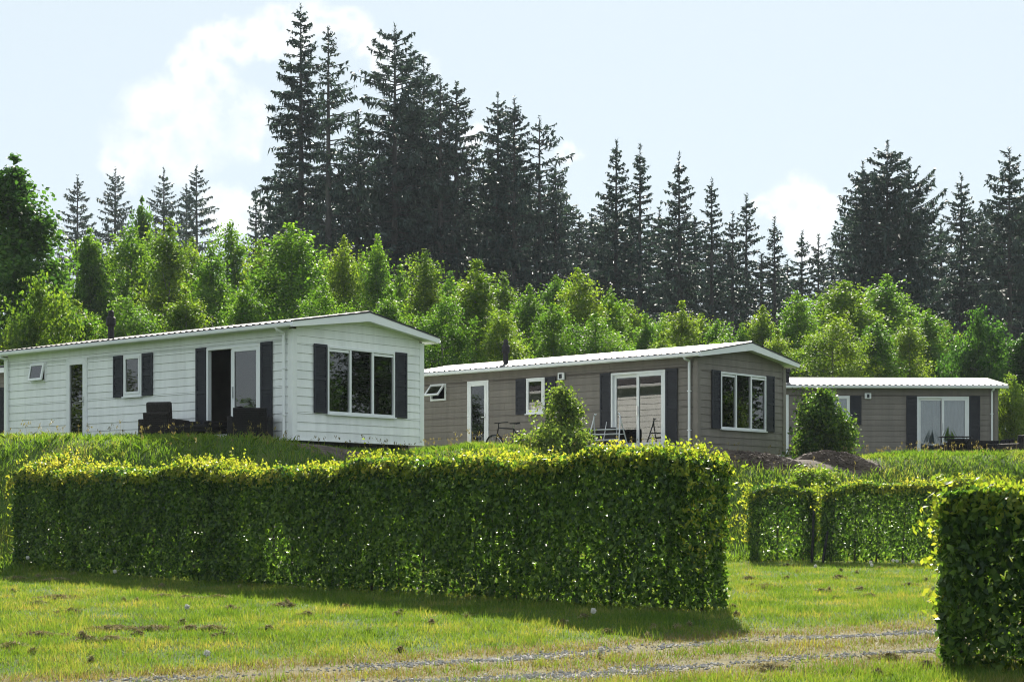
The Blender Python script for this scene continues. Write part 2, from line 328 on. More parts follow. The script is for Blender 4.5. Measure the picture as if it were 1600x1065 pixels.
def plank_mesh(mat):
    if mat.name not in PLANKS: m = PLANK.copy(); m.materials.append(mat); PLANKS[mat.name] = m
    return PLANKS[mat.name]
# openings: long face (y0, y1, z0, z1), gable (x0, x1, z0, z1)
OP_L = dict(bath=(8.87, 9.50, 1.66, 2.15), door=(7.19, 8.01, .06, 2.16), win=(5.09, 5.77, 1.15, 2.13), patio=(.98, 2.77, .10, 2.11))
OP_G = dict(big=(1.00, 3.14, .59, 2.07))
def cladding(root, mat):
    pm = plank_mesh(mat); nrow = int(CH / ROW) + 4
    for i in range(nrow):
        z0, z1 = i * ROW, (i + 1) * ROW - .004
        # long face: x = 0, facing -x
        if z0 < CH - .05:
            zt = min(z1, CH)
            parts = [(z0, zt)]
            edges = sorted({e for o in OP_L.values() for e in o[2:] if z0 + .012 < e < zt - .012})
            cuts = [z0] + edges + [zt]
            for a, b in zip(cuts[:-1], cuts[1:]):
                mid = (a + b) / 2
                for s0, s1 in seg_minus(.10, CL - .10, [(o[0], o[1]) for o in OP_L.values() if o[2] < mid < o[3]]):
                    js = [j for j in ((1.7 + (i * 2.37) % 3.9) + 3.9 * q for q in range(3)) if s0 + .3 < j < s1 - .3]      # butt joints, staggered
                    for e0, e1 in zip([s0] + [j + .0015 for j in js], [j - .0015 for j in js] + [s1]):
                        obj('plank', pm, None, root, loc=(0, e0, a), scale=(1, e1 - e0, b - a))
        # gable: y = 0, facing -y ; clipped by the roof
        edges = sorted({e for o in OP_G.values() for e in o[2:] if z0 + .012 < e < z1 - .012})
        cuts = [z0] + edges + [z1]
        for a, b in zip(cuts[:-1], cuts[1:]):
            mid = (a + b) / 2
            if b <= CH - .02:
                for s0, s1 in seg_minus(.10, CW - .10, [(o[0], o[1]) for o in OP_G.values() if o[2] < mid < o[3]]):
                    obj('plank', pm, None, root, loc=(s0, 0, a), rot=(0, 0, R(-90)), scale=(1, -(s1 - s0), b - a)) if False else gable_plank(root, mat, s0, s1, s0, s1, a, b)
            else:
                def half(z): return max(0.0, (CW / 2 + OVS) * (1 - (z - CH + .02) / (RISE - .12)))
                h0, h1 = min(half(a), CW / 2 - .1), min(half(b), CW / 2 - .1)
                if h0 < .15: continue
                gable_plank(root, mat, CW / 2 - h0, CW / 2 + h0, CW / 2 - h1, CW / 2 + h1, a, min(b, CH - .03 + RISE - .12))
        # right long side and rear gable: plain courses
        if z0 < CH - .05:
            obj('plank', pm, None, root, loc=(CW, CL - .1, z0), rot=(0, 0, R(180)), scale=(1, CL - .2, min(z1, CH) - z0))
            obj('plank', pm, None, root, loc=(CW - .1 - (CW - .2), CL, z0), rot=(0, 0, R(-90)), scale=(1, CW - .2, min(z1, CH) - z0))
def gable_plank(root, mat, x0, x1, x2, x3, a, b):
    V = [(x0, -.006, a), (x0, -.024, a), (x2, -.008, b), (x2, -.006, b), (x1, -.006, a), (x1, -.024, a), (x3, -.008, b), (x3, -.006, b)]
    me = newmesh('plank', V, [(3, 2, 1, 0), (4, 5, 6, 7), (2, 6, 5, 1), (1, 5, 4, 0), (7, 6, 2, 3), (4, 7, 3, 0)])
    obj('plank', me, mat, root)
def shell(root):
    """dark inner walls with the openings left out, floor and ceiling"""
    mb = MB(); t = .06
    def face(lo, hi, ops, z_hi, put):
        ys = sorted({lo, hi, *[v for o in ops for v in o[:2]]}); zs = sorted({0.0, z_hi, *[v for o in ops for v in o[2:]]})
        for y0, y1 in zip(ys[:-1], ys[1:]):
            for z0, z1 in zip(zs[:-1], zs[1:]):
                if any(o[0] <= (y0 + y1) / 2 <= o[1] and o[2] <= (z0 + z1) / 2 <= o[3] for o in ops): continue
                put(y0, y1, z0, z1)
    face(0.0, CL, list(OP_L.values()), CH - .03, lambda a, b, c, d: mb.box(-.003, t, a, b, c, d))
    face(t, CW, list(OP_G.values()), CH - .03, lambda a, b, c, d: mb.box(a, b, -.003, t, c, d))
    mb.box(CW - t, CW + .003, t, CL, 0, CH - .03); mb.box(t, CW - t, CL - t, CL + .003, 0, CH - .03)
    mb.box(t, CW - t, t, CL - t, .01, .05); mb.box(t, CW - t, t, CL - t, CH - .05, CH - .032)
    mb.box(t, CW - t, 4.2, 4.28, .05, CH - .05); mb.box(t, CW - t, 6.6, 6.68, .05, CH - .05)
    mb.add([(0.02, .0, CH - .03), (CW - .02, .0, CH - .03), (CW / 2, .0, CH + RISE - .14), (0.02, .05, CH - .03), (CW - .02, .05, CH - .03), (CW / 2, .05, CH + RISE - .14)],
           [(0, 1, 2), (5, 4, 3), (0, 3, 4, 1), (1, 4, 5, 2), (2, 5, 3, 0)])
    mb.build('inner_wall', M['interior'], root)
    u = MB(); u.box(.25, CW - .2, .25, CL - .25, -.30, .005)
    for x in (.4, CW - .4):
        for y in np.arange(.5, CL, 1.9): u.box(x - .12, x + .12, y - .12, y + .12, -.55, -.29)
    u.build('chassis', M['dark'], root)
# frames are built in a local (a, z) plane; F maps (a, depth, z) to the face: depth > 0 is outwards
def faceL(a, d, z): return (-d, a, z)
def faceG(a, d, z): return (a, -d, z)
def fbox(mb, F, a0, a1, d0, d1, z0, z1):
    p, q = F(a0, d0, z0), F(a1, d1, z1)
    mb.box(min(p[0], q[0]), max(p[0], q[0]), min(p[1], q[1]), max(p[1], q[1]), min(p[2], q[2]), max(p[2], q[2]))
def ring(mb, F, a0, a1, d0, d1, z0, z1, w, wb=None):
    wb = w if wb is None else wb
    fbox(mb, F, a0, a0 + w, d0, d1, z0, z1); fbox(mb, F, a1 - w, a1, d0, d1, z0, z1)
    fbox(mb, F, a0 + w, a1 - w, d0, d1, z1 - w, z1); fbox(mb, F, a0 + w, a1 - w, d0, d1, z0, z0 + wb)
def sash(parent, F, a0, a1, z0, z1, d=0.02, w=.055, wb=None):
    s = MB(); ring(s, F, a0, a1, d - .025, d + .022, z0, z1, w, wb); so = s.build('sash', M['white'], parent, bevel=.006)
    g = MB(); fbox(g, F, a0 + w - .008, a1 - w + .008, d - .012, d - .004, z0 + (wb or w) - .008, z1 - w + .008); g.build('pane', M['glass'], parent)
    return so
def curtain(parent, F, a0, a1, z0, z1, mat, d=-.12, n=None, fold=.03):
    n = n or int((a1 - a0) / .035); V = []; Fc = []
    for i in range(n + 1):
        a = a0 + (a1 - a0) * i / n; dd = d + fold * math.sin(i * 1.55) + .4 * fold * math.sin(i * .6 + 1)
        V += [F(a, dd, z0), F(a, dd, z1)]
    for i in range(n): Fc.append((2 * i, 2 * i + 2, 2 * i + 3, 2 * i + 1))
    me = newmesh('curtain', V, Fc); obj('curtain', me, mat, parent)
def shutter(root, F, a0, a1, z0, z1):
    s = MB(); st = .05; d0, d1 = .032, .060
    fbox(s, F, a0, a0 + st, d0, d1, z0, z1); fbox(s, F, a1 - st, a1, d0, d1, z0, z1)
    zm = (z0 + z1) / 2
    for a, b in ((z0, z0 + .07), (zm - .035, zm + .035), (z1 - .07, z1)): fbox(s, F, a0 + st, a1 - st, d0, d1, a, b)
    z = z0 + .075                                                    # louvres
    while z < z1 - .10:
        if abs(z + .02 - zm) > .06: fbox(s, F, a0 + st, a1 - st, d0 + .006, d0 + .018 + .006 * math.sin(z * 40), z, z + .032)
        z += .042
    fbox(s, F, a0 + st, a1 - st, d0, d0 + .004, z0 + .07, z1 - .07)
    s.build('shutter', M['shutter'], root)

def roof(root, rmat):
    y0, y1 = -OVG, CL + OVG; xl, xr, xm = -OVS, CW + OVS, CW / 2
    # the boarded roof body (soffits), one piece
    b = MB()
    zb = CH - .03; zt = zb + RISE - .13
    b.add([(xl, y0 + .03, zb), (xr, y0 + .03, zb), (xm, y0 + .03, zt), (xl, y0 + .03, zb + .07), (xm, y0 + .03, zt + .12), (xr, y0 + .03, zb + .07),
           (xl, y1 - .03, zb), (xr, y1 - .03, zb), (xm, y1 - .03, zt), (xl, y1 - .03, zb + .07), (xm, y1 - .03, zt + .12), (xr, y1 - .03, zb + .07)],
          [(0, 2, 4, 3), (2, 1, 5, 4), (6, 9, 10, 8), (8, 10, 11, 7), (0, 6, 8, 2), (2, 8, 7, 1), (3, 4, 10, 9), (4, 5, 11, 10), (0, 3, 9, 6), (1, 7, 11, 5)])
    ro = b.build('roof', M['white'], root)
    # tile-profile sheets, each 1 m or so wide, both slopes; ridge and eave pieces
    nsh = 11; wsh = (y1 - y0) / nsh; slope = math.atan2(RISE - .06, xm - xl); run = (xm - xl) / math.cos(slope) + .05
    nx = 26; ny = 34; V = []; Fq = []
    for j in range(ny + 1):
        s = run * j / ny
        ph = (s / .35) % 1.0
        for i in range(nx * 2 + 1):
            y = wsh * i / (nx * 2) * 1.0
            wave = math.cos(2 * math.pi * y / (wsh / 5)); wave = .014 * (wave if wave > -.3 else -.3 + (wave + .3) * .3)
            V.append((s, y + (.004 if i == nx * 2 else 0), wave + .016 * (1 - ph) + .010))
    w_ = nx * 2 + 1
    for j in range(ny):
        for i in range(nx * 2): Fq.append((j * w_ + i, j * w_ + i + 1, (j + 1) * w_ + i + 1, (j + 1) * w_ + i)[::-1] if False else (j * w_ + i, (j + 1) * w_ + i, (j + 1) * w_ + i + 1, j * w_ + i + 1)[::-1])
    me = newmesh('roof_sheet', V, Fq); me.materials.append(rmat)
    zs = CH + .045
    for k in range(nsh):
        y = y0 + k * wsh
        obj('roof_sheet', me, None, ro, loc=(xl - .04, y, zs), rot=(0, -slope, 0))
        obj('roof_sheet', me, None, ro, loc=(xr + .04, y + wsh, zs), rot=(0, -slope, R(180)))
    rz = zs + math.sin(slope) * run
    c = MB(); n = 7
    for k in range(n):
        pass
    prof = [(-.16, -.035), (-.10, .012), (0, .045), (.10, .012), (.16, -.035)]
    for (a, za), (d, zd) in zip(prof[:-1], prof[1:]):
        c.add([(xm + a, y0 - .01, rz + za), (xm + d, y0 - .01, rz + zd), (xm + d, y1 + .01, rz + zd), (xm + a, y1 + .01, rz + za),
               (xm + a, y0 - .01, rz + za - .02), (xm + d, y0 - .01, rz + zd - .02), (xm + d, y1 + .01, rz + zd - .02), (xm + a, y1 + .01, rz + za - .02)],
              [(0, 1, 2, 3), (7, 6, 5, 4), (0, 4, 5, 1), (2, 6, 7, 3)])
    c.build('ridge_cap', rmat, ro)
    # bargeboards: deep at the ridge, shallow at the eave, on both gables
    for ya, yb in ((y0 - .012, y0 + .028), (y1 - .028, y1 + .012)):
        for sgn in (-1, 1):
            xe = xm + sgn * (xm - xl + .03); te, tp = CH + .055, rz - .005; be, bp = CH - .055, CH + RISE - .205
            P = [(xm, bp), (xe, be), (xe, te), (xm, tp)]
            V = [(x, ya, z) for x, z in P] + [(x, yb, z) for x, z in P]
            o = MB().add(V, [(0, 1, 2, 3), (7, 6, 5, 4), (0, 4, 5, 1), (1, 5, 6, 2), (2, 6, 7, 3)]).build('bargeboard', M['white'], root)
            m = MB()                                                    # dark verge flashing along the top edge
            m.add([(xm, ya - .012, tp), (xe, ya - .012, te), (xe, ya - .012, te + .03), (xm, ya - .012, tp + .035), (xm, yb, tp), (xe, yb, te), (xe, yb, te + .03), (xm, yb, tp + .035)],
                  [(0, 1, 2, 3), (7, 6, 5, 4), (0, 4, 5, 1), (1, 5, 6, 2), (2, 6, 7, 3)])
            m.build('verge_strip', M['shutter'], o)
    # fascia + gutter along both eaves, two downpipes on the near side
    for sgn, xe in ((-1, xl), (1, xr)):
        f = MB(); a, b_ = sorted((xe, xe + sgn * .022)); f.box(a, b_, y0 + .03, y1 - .03, CH - .055, CH + .05); f.build('fascia', M['white'], root)
        g = MB(); pr = [(0.022, .0), (.026, -.055), (.055, -.075), (.085, -.055), (.092, .0), (.086, 0.0), (.08, -.05), (.055, -.066), (.032, -.05), (.028, 0)]
        V = [(xe + sgn * px, y, CH + .02 + pz) for y in (y0 + .02, y1 - .02) for px, pz in pr]; n = len(pr)
        g.add(V, [(k, (k + 1) % n, n + (k + 1) % n, n + k) for k in range(n)] + [tuple(range(n)), tuple(range(n, 2 * n))]); g.build('gutter', M['white'], root)
    for y in (.20, CL - .16):
        d = MB(); d.tube([(-OVS - .05, y, CH - .045), (-OVS - .02, y, CH - .09), (-.075, y, CH - .13), (-.075, y, CH - .22), (-.075, y, .02)], .035, 10)
        for z in (.5, 1.5): d.box(-.115, -.03, y - .042, y + .042, z, z + .03)
        d.build('downpipe', M['white'], root, smooth=False)

def chalet(name, X, Y, Z, yaw, label, clad, rmat, corner, bath_open, patio_open, curtain_mat, gable_curtain, lamp, group='chalets in a row on the terrace'):
    root = empty(name, (X, Y, Z), math.pi / 2 - yaw); tag(root, label, 'chalet', group)
    shell(root); cladding(root, clad)
    for x, y in ((0, 0), (CW, 0), (0, CL), (CW, CL)):
        c = MB(); sx = -1 if x == 0 else 1; sy = -1 if y == 0 else 1
        a, b = sorted((x + sx * .036, x - sx * .10)); p, q = sorted((y + sy * .036, y - sy * .004)); c.box(a, b, p, q, 0, CH - .06)
        a, b = sorted((x + sx * .036, x - sx * .004)); p, q = sorted((y - sy * .0045, y - sy * .10)); c.box(a, b, p, q, 0, CH - .06)
        c.build('corner_board', corner, root)
    s = MB(); s.box(-.038, CW + .038, -.038, -.002, -.03, .0); s.box(-.038, -.002, -.001, CL, -.03, .0); s.build('base_rail', corner, root)
    roof(root, rmat)
    Wm = M['white']
    # big gable window, three lights
    a0, a1, z0, z1 = OP_G['big']; w = MB(); F = faceG
    ring(w, F, a0, a1, -.02, .052, z0, z1, .05); t = (a1 - a0) / 3
    for k in (1, 2): fbox(w, F, a0 + k * t - .03, a0 + k * t + .03, -.02, .045, z0 + .05, z1 - .05)
    wo = w.build('window', Wm, root, bevel=.006)
    for k in range(3):
        g = MB(); fbox(g, F, a0 + k * t + .02, a0 + (k + 1) * t - .02, -.002, .006, z0 + .04, z1 - .04); g.build('pane', M['glass'], wo)
        if k != 1:
            v = MB(); fbox(v, F, a0 + k * t + .05, a0 + (k + 1) * t - .05, .010, .030, z1 - .115, z1 - .06); v.build('vent', Wm, wo)
    if gable_curtain:
        curtain(wo, F, a0 + .03, a0 + .95, z0, z1, M['curtain']); curtain(wo, F, a1 - .80, a1 - .03, z0, z1, M['curtain'])
    sl = MB(); fbox(sl, F, a0 - .02, a1 + .02, .03, .085, z0 - .035, z0 - .002); sl.build('sill', Wm, wo)
    shutter(root, F, .59, .98, .585, 2.09); shutter(root, F, 3.16, 3.54, .585, 2.09)
    F = faceL
    # casement window with shutters
    a0, a1, z0, z1 = OP_L['win']; w = MB(); ring(w, F, a0, a1, -.02, .05, z0, z1, .055); wo = w.build('window', Wm, root, bevel=.006)
    sash(wo, F, a0 + .05, a1 - .05, z0 + .05, z1 - .05, d=.045); curtain(wo, F, a0 + .05, a1 - .05, z0, z1, curtain_mat, d=-.15)
    sl = MB(); fbox(sl, F, a0 - .02, a1 + .02, .03, .085, z0 - .035, z0 - .002); sl.build('sill', Wm, wo)
    shutter(root, F, 4.69, 5.07, 1.14, 2.13); shutter(root, F, 5.79, 6.15, 1.14, 2.13)
    # bathroom top-hung window, opened outwards
    a0, a1, z0, z1 = OP_L['bath']; w = MB(); ring(w, F, a0, a1, -.02, .045, z0, z1, .055); wo = w.build('window', Wm, root, bevel=.006)
    e = empty('sash', (-.05, (a0 + a1) / 2, z1 - .03)); e.parent = wo; e.rotation_euler = (0, R(bath_open), 0)
    hw, hh = (a1 - a0) / 2 - .03, z1 - z0 - .06
    s = MB(); ring(s, faceL, -hw, hw, -.02, .02, -hh, 0, .055); so = s.build('sash_frame', Wm, e)
    g = MB(); fbox(g, faceL, -hw + .05, hw - .05, -.005, .003, -hh + .05, -.05); g.build('pane', M['glass'], e)
    # back door, glazed full height
    a0, a1, z0, z1 = OP_L['door']; w = MB(); ring(w, F, a0, a1, -.02, .05, z0, z1, .06, .05); do = w.build('door', Wm, root, bevel=.006)
    s = MB(); ring(s, F, a0 + .055, a1 - .055, -.01, .06, z0 + .05, z1 - .055, .095, .11); s.build('door_leaf', Wm, do, bevel=.006)
    g = MB(); fbox(g, F, a0 + .14, a1 - .14, .018, .028, z0 + .15, z1 - .14); g.build('pane', M['glass'], do)
    h = MB(); fbox(h, F, a0 + .085, a0 + .115, .06, .068, 1.0, 1.22); fbox(h, F, a0 + .09, a0 + .11, .068, .105, 1.10, 1.12); fbox(h, F, a0 + .09, a0 + .21, .095, .113, 1.10, 1.12); h.build('handle', M['steel'], do)
    curtain(do, F, a0 + .1, a1 - .1, z0 + .1, z1 - .1, M['net'] if curtain_mat is M['net'] else M['greenish'], d=.004, fold=.006)  # the green sheet is no real curtain: a painted reflection of trees
    # sliding patio door
    a0, a1, z0, z1 = OP_L['patio']; w = MB(); ring(w, F, a0, a1, -.05, .055, z0, z1, .06, .06); po = w.build('patio_door', Wm, root, bevel=.006); am = (a0 + a1) / 2
    sash(po, F, a0 + .055, am + .045, z0 + .055, z1 - .055, d=.022, w=.085)
    if patio_open: sash(po, F, a0 + .16, am + .14, z0 + .055, z1 - .055, d=-.035, w=.085)
    else: sash(po, F, am - .045, a1 - .055, z0 + .055, z1 - .055, d=-.035, w=.085)
    h = MB(); fbox(h, F, am - .01, am + .012, .045, .075, .95, 1.2); h.build('handle', M['steel'], po)
    if patio_open: curtain(po, F, a0 + .1, am + .05, z0, z1, M['curtain'], d=-.18)
    else: curtain(po, F, a0 + .06, a1 - .06, z0, z1, curtain_mat, d=-.16)
    shutter(root, F, .60, .965, .12, 2.13); shutter(root, F, 2.785, 3.14, .12, 2.13)
    # flue
    f = MB(); fx, fy = .62, 7.12; fz = CH + .08
    f.tube([(fx, fy, fz - .1), (fx, fy, fz + .06)], [.15, .10], 14); fo = f.build('flue_pipe', M['black'], root)
    f = MB(); f.tube([(fx, fy, fz + .05), (fx, fy, fz + .46)], .075, 14); f.tube([(fx, fy, fz + .46), (fx, fy, fz + .50), (fx, fy, fz + .66), (fx, fy, fz + .70)], [.078, .115, .115, .085], 14); f.tube([(fx, fy, fz + .70), (fx, fy, fz + .82), (fx, fy, fz + .86)], [.075, .07, .04], 14)
    f.build('cowl', M['black'], fo, smooth=False)
    if lamp:
        l = MB(); fbox(l, F, 4.36, 4.58, .03, .10, 2.02, 2.22); lo = l.build('wall_vent', Wm, root, bevel=.01)
        l = MB(); fbox(l, F, 4.43, 4.51, .10, .125, 2.06, 2.18); l.build('vent_cap', M['shutter'], lo)
    return root
M['greenish'] = surf('green_reflection', (.05, .12, .085), (.07, .15, .10), rough=.9, scale=2)  # green of mirrored trees painted on a sheet behind the door pane
chalet('chalet', -4.713, 36.166, EYE + 1.573, .69, 'white clad chalet nearest the camera with its patio door slid open', M['wood_white'], M['roof1'], M['wood_white'], 12, True, M['curtain'], True, False)
chalet('chalet', 4.738, 43.049, EYE + 1.582, .725, 'middle taupe clad chalet with a bicycle leaning at its wall', M['wood_taupe'], M['roof2'], M['wood_taupe'], 42, False, M['curtain'], True, True)
chalet('chalet', 16.654, 57.797, EYE + 1.849, -.022, 'far taupe chalet at right, long side facing the camera, behind the round shrub', M['wood_taupe'], M['roof2'], M['wood_taupe'], 12, False, M['net'], False, True)
chalet('chalet', -15.55, 48.6, EYE + 1.55, .69, 'brown chalet just showing at the left edge behind the white one', M['wood_taupe'], M['roof1'], M['wood_taupe'], 12, False, M['curtain'], False, False)

# ------------------------------------------------------------------ foliage
def unit(v): return v / (np.linalg.norm(v, axis=-1, keepdims=True) + 1e-9)
def leaf_quads(C, Nn, Ln, Wd, rng, fold=.15, T=None):
    n = len(C)
    if T is None: T = rng.normal(size=(n, 3))
    Nn = unit(Nn); T = unit(T - Nn * np.sum(T * Nn, -1, keepdims=True)); B = np.cross(Nn, T)
    Ln = np.broadcast_to(Ln, (n,))[:, None]; Wd = np.broadcast_to(Wd, (n,))[:, None]
    V = np.stack([C - T * Ln * .5, C + B * Wd * .5 + Nn * Wd * fold - T * Ln * .06, C + T * Ln * .5, C - B * Wd * .5 + Nn * Wd * fold - T * Ln * .06], 1)
    return V.reshape(-1, 3)

# ---- hedges: clipped hornbeam, leaf by leaf
def hedge(p0, p1, h0, h1, thick, label, seed, dens=1350, leaf=.054, gapside=None, sprout=1.0, holes=(), roundend=.3, ends=(1, 1), group='clipped hornbeam hedges'):
    rng = np.random.default_rng(seed)
    p0, p1 = np.array(p0, float), np.array(p1, float); L = np.linalg.norm(p1 - p0); d = (p1 - p0) / L; nrm = np.array([d[1], -d[0]])
    if nrm[1] > 0: nrm = -nrm                       # faces the camera
    mid = (p0 + p1) / 2; base = float(gz(mid[0], mid[1]))
    root = empty('hedge', (p0[0], p0[1], float(gz(p0[0], p0[1])))); tag(root, label, 'hedge', group)
    ph = rng.uniform(0, 6, 8)
    def top(u): return -.16 * np.clip(1 - u / .55, 0, 1) ** 2 * ends[0] - .16 * np.clip(1 - (L - u) / .55, 0, 1) ** 2 * ends[1] + (h0 + (h1 - h0) * u / L) + .035 * np.sin(u * 1.3 + ph[0]) + .03 * np.sin(u * 3.1 + ph[1]) + .02 * np.sin(u * 7 + ph[2])
    def bulge(u, z): return .035 * np.sin(u * 1.7 + z * 1.1 + ph[3]) + .03 * np.sin(u * 4.3 - z * 3.2 + ph[4]) + .02 * np.sin(u * 9 + z * 7 + ph[5])
    C = []; Nn = []; S = []
    def put(u, v, z, n, s):     # u along, v towards camera, z above ground
        x = p0[0] + d[0] * u + nrm[0] * v; y = p0[1] + d[1] * u + nrm[1] * v
        C.append(np.stack([x - p0[0], y - p0[1], gz(x, y) - gz(p0[0], p0[1]) + z], -1)); Nn.append(n); S.append(s)
    w3 = lambda a, b, c: np.stack([d[0] * a + nrm[0] * b, d[1] * a + nrm[1] * b, c], -1)
    hm = (h0 + h1) / 2
    def shellpts(n):
        u = rng.uniform(0, L, n); z = rng.uniform(0.02, 1, n) ** .95 * top(u); return u, z
    for side in (1, -1):
        n = int(L * hm * dens * (1.0 if side == 1 else .45)); u, z = shellpts(n)
        dep = np.abs(rng.normal(0, .07, n)); v = side * (thick / 2 + bulge(u, z) - dep)
        tz = np.clip((z - top(u) + .18) / .18, 0, 1); v -= side * .10 * tz ** 2       # rounded shoulder
        te = np.clip(1 - np.minimum(u, L - u) / roundend, 0, 1); v -= side * .14 * te ** 2
        tb = np.clip(1 - z / .25, 0, 1); v -= side * .08 * tb
        keep = np.ones(n, bool)
        for hu, hz, hr, hp in holes: keep &= ~((((u - hu) ** 2 + ((z - hz) * .8) ** 2) < hr ** 2) & (rng.uniform(size=n) < hp))
        keep &= rng.uniform(size=n) > .45 * tb
        nn = w3(rng.normal(0, .55, n), side * np.ones(n), rng.normal(.35, .5, n))
        idx = np.where(keep)[0]
        put(u[idx], v[idx], z[idx], nn[idx], leaf * rng.uniform(.7, 1.25, len(idx)))
    n = int(L * thick * dens * 1.0); u = rng.uniform(0, L, n); v = rng.uniform(-.5, .5, n) * (thick - .06); z = top(u) - np.abs(rng.normal(0, .06, n)) - .10 * (np.abs(v) / thick * 2) ** 4
    put(u, v, z, w3(rng.normal(0, .5, n), rng.normal(0, .5, n), np.ones(n)), leaf * rng.uniform(.7, 1.2, n))
    for e in (0, 1):
        n = int(thick * hm * dens); z = rng.uniform(0.02, 1, n) * hm; v = rng.uniform(-.5, .5, n) * thick
        off = np.abs(rng.normal(0, .07, n)) - .03 * np.sin(z * 5 + ph[6]) - .03 * np.sin(v * 7 + z * 2) + .15 * (np.abs(v) / thick * 2) ** 3
        u = off if e == 0 else L - off
        z = np.minimum(z, top(u) - .03)
        put(u, v, z, w3((-1 if e == 0 else 1) * np.ones(n), rng.normal(0, .5, n), rng.normal(.3, .5, n)), leaf * rng.uniform(.7, 1.25, n))
    n = int(L * hm * thick * dens * .8); u, z = shellpts(n); v = rng.uniform(-.45, .45, n) * thick               # inside
    keep = np.ones(n, bool)
    for hu, hz, hr, hp in holes: keep &= ~((((u - hu) ** 2 + ((z - hz) * .8) ** 2) < hr ** 2) & (rng.uniform(size=n) < hp))
    u, v, z = u[keep], v[keep], z[keep]; n = len(u)
    put(u, v, np.minimum(z, top(u) - .02), rng.normal(size=(n, 3)), leaf * rng.uniform(.9, 1.5, n))
    C_, N_, S_ = np.concatenate(C), np.concatenate(Nn), np.concatenate(S)
    N_ = unit(N_) + rng.normal(0, .8, N_.shape)
    T = rng.normal(0, .6, N_.shape); T[:, 2] -= .7
    o = obj('foliage', quadmesh('hedge_foliage', leaf_quads(C_, N_, S_ * 1.35, S_ * .80, rng, .14, T)), M['hedge'], root); o['kind'] = 'stuff'
    # young shoots along the top and shoulders
    C = []; Nn = []; S = []; ns = int(L * thick * 250 * sprout); Tn = []
    su = rng.uniform(-.02, L + .02, ns); sv = rng.uniform(-.52, .52, ns) * thick; sh = rng.uniform(.04, .15, ns) * (1.0 + .35 * np.sin(su * 2.1 + ph[7]) + .3 * np.sin(su * 5.3 + ph[6])) * (1 + .4 * (rng.uniform(size=ns) > .93)); lean = rng.normal(0, .35, (ns, 2))
    for k in range(7):
        f = (k + .6) / 7; u = su + lean[:, 0] * sh * f; v = sv + lean[:, 1] * sh * f
        z = top(np.clip(u, 0, L)) - .10 - .10 * (np.abs(sv) / thick * 2) ** 4 + sh * f * 1.25
        a = rng.uniform(0, 6.28, ns)
        put(u + .018 * np.cos(a), v + .018 * np.sin(a), z, w3(np.cos(a) * .9, np.sin(a) * .9, rng.uniform(.1, .9, ns)), leaf * rng.uniform(.8, 1.3, ns) * (1.05 - .4 * f))
    n = int(L * 130 * sprout); u = rng.uniform(0, L, n); dz = np.abs(rng.normal(0, .11, n)); z = top(u) - .02 - dz     # new leaves over the shoulder
    put(u, thick / 2 - .10 * np.clip(1 - dz / .18, 0, 1) ** 2 + .02 + rng.normal(0, .02, n), z, w3(rng.normal(0, .5, n), np.ones(n), rng.normal(.5, .4, n)), leaf * rng.uniform(.7, 1.1, n))
    for e in (0, 1):                                                    # a few shoots down each end
        if not ends[e]: continue
        n = int(55 * hm * sprout); z = rng.uniform(.1, 1, n) ** .6 * hm; v = rng.uniform(-.5, .5, n) * thick; u = rng.normal(-.02, .05, n); u = u if e == 0 else L - u
        for k in range(4):
            q = rng.normal(0, .025, (3, n)); put(u + q[0] + (.03 if e else -.03) * k / 2, v + q[1], z + q[2], rng.normal(size=(n, 3)), leaf * rng.uniform(.7, 1.0, n))
    C_, N_, S_ = np.concatenate(C), np.concatenate(Nn), np.concatenate(S); N_ = unit(N_) + rng.normal(0, .35, N_.shape)
    T = rng.normal(0, .5, N_.shape); T[:, 2] += .6
    o = obj('young_shoots', quadmesh('hedge_shoots', leaf_quads(C_, N_, S_ * 1.3, S_ * .75, rng, .14, T)), M['hedge_new'], root); o['kind'] = 'stuff'
    # stems
    k = 0; u = .15
    while u < L - .1:
        mb = MB(); x, y = p0 + d * u + nrm * rng.uniform(-.08, .08); zz = float(gz(x, y) - gz(p0[0], p0[1])); x -= p0[0]; y -= p0[1]
        hh = float(top(u)) * .85
        mb.tube([(x, y, zz - .03), (x + rng.uniform(-.04, .04), y, zz + hh * .5), (x + rng.uniform(-.1, .1), y, zz + hh)], [.022, .016, .006], 5)
        for q in range(5):
            z0 = hh * rng.uniform(.12, .8); a = rng.uniform(0, 6.28); l = rng.uniform(.2, .38)
            mb.tube([(x, y, zz + z0), (x + math.cos(a) * l, y + math.sin(a) * l * .8, zz + z0 + l * .7)], [.009, .004], 4)
        mb.build('stem', M['stem'], root); u += rng.uniform(.38, .6)
    return root
def hp(px, py):      # ground point under a pixel
    x, y = hit(px, py); return (x, y)

# main hedge, right end near, left end far
A = np.array((2.28, 19.35)); B = np.array((-8.75, 30.6)); dAB = (B - A) / np.linalg.norm(B - A); LAB = np.linalg.norm(B - A)
def along(t): return tuple(A + dAB * t)
tn1, tn2 = LAB * .62, LAB * .883
hedge(along(0), along(tn1 - .02), 1.86, 1.74, .95, 'tallest long clipped hedge on the lawn, its right end nearest the gravel track', 11, ends=(1, 0), holes=((7.7, .55, .30, .75), (4.7, .32, .28, .7), (8.6, .9, .22, .6), (1.6, .62, .15, .7)))
hedge(along(tn1), along(tn2), 1.80, 1.78, .85, 'middle section of the long lawn hedge, left of the notch in its top', 12, ends=(0, 0), holes=((3.9, .5, .35, .75), (1.5, .45, .22, .7)))
hedge(along(tn2 + .04), along(LAB), 1.74, 1.72, .90, 'far left end section of the long lawn hedge, beyond the thin leafy gap', 13, ends=(0, 1), holes=((.1, .7, .4, .8),))
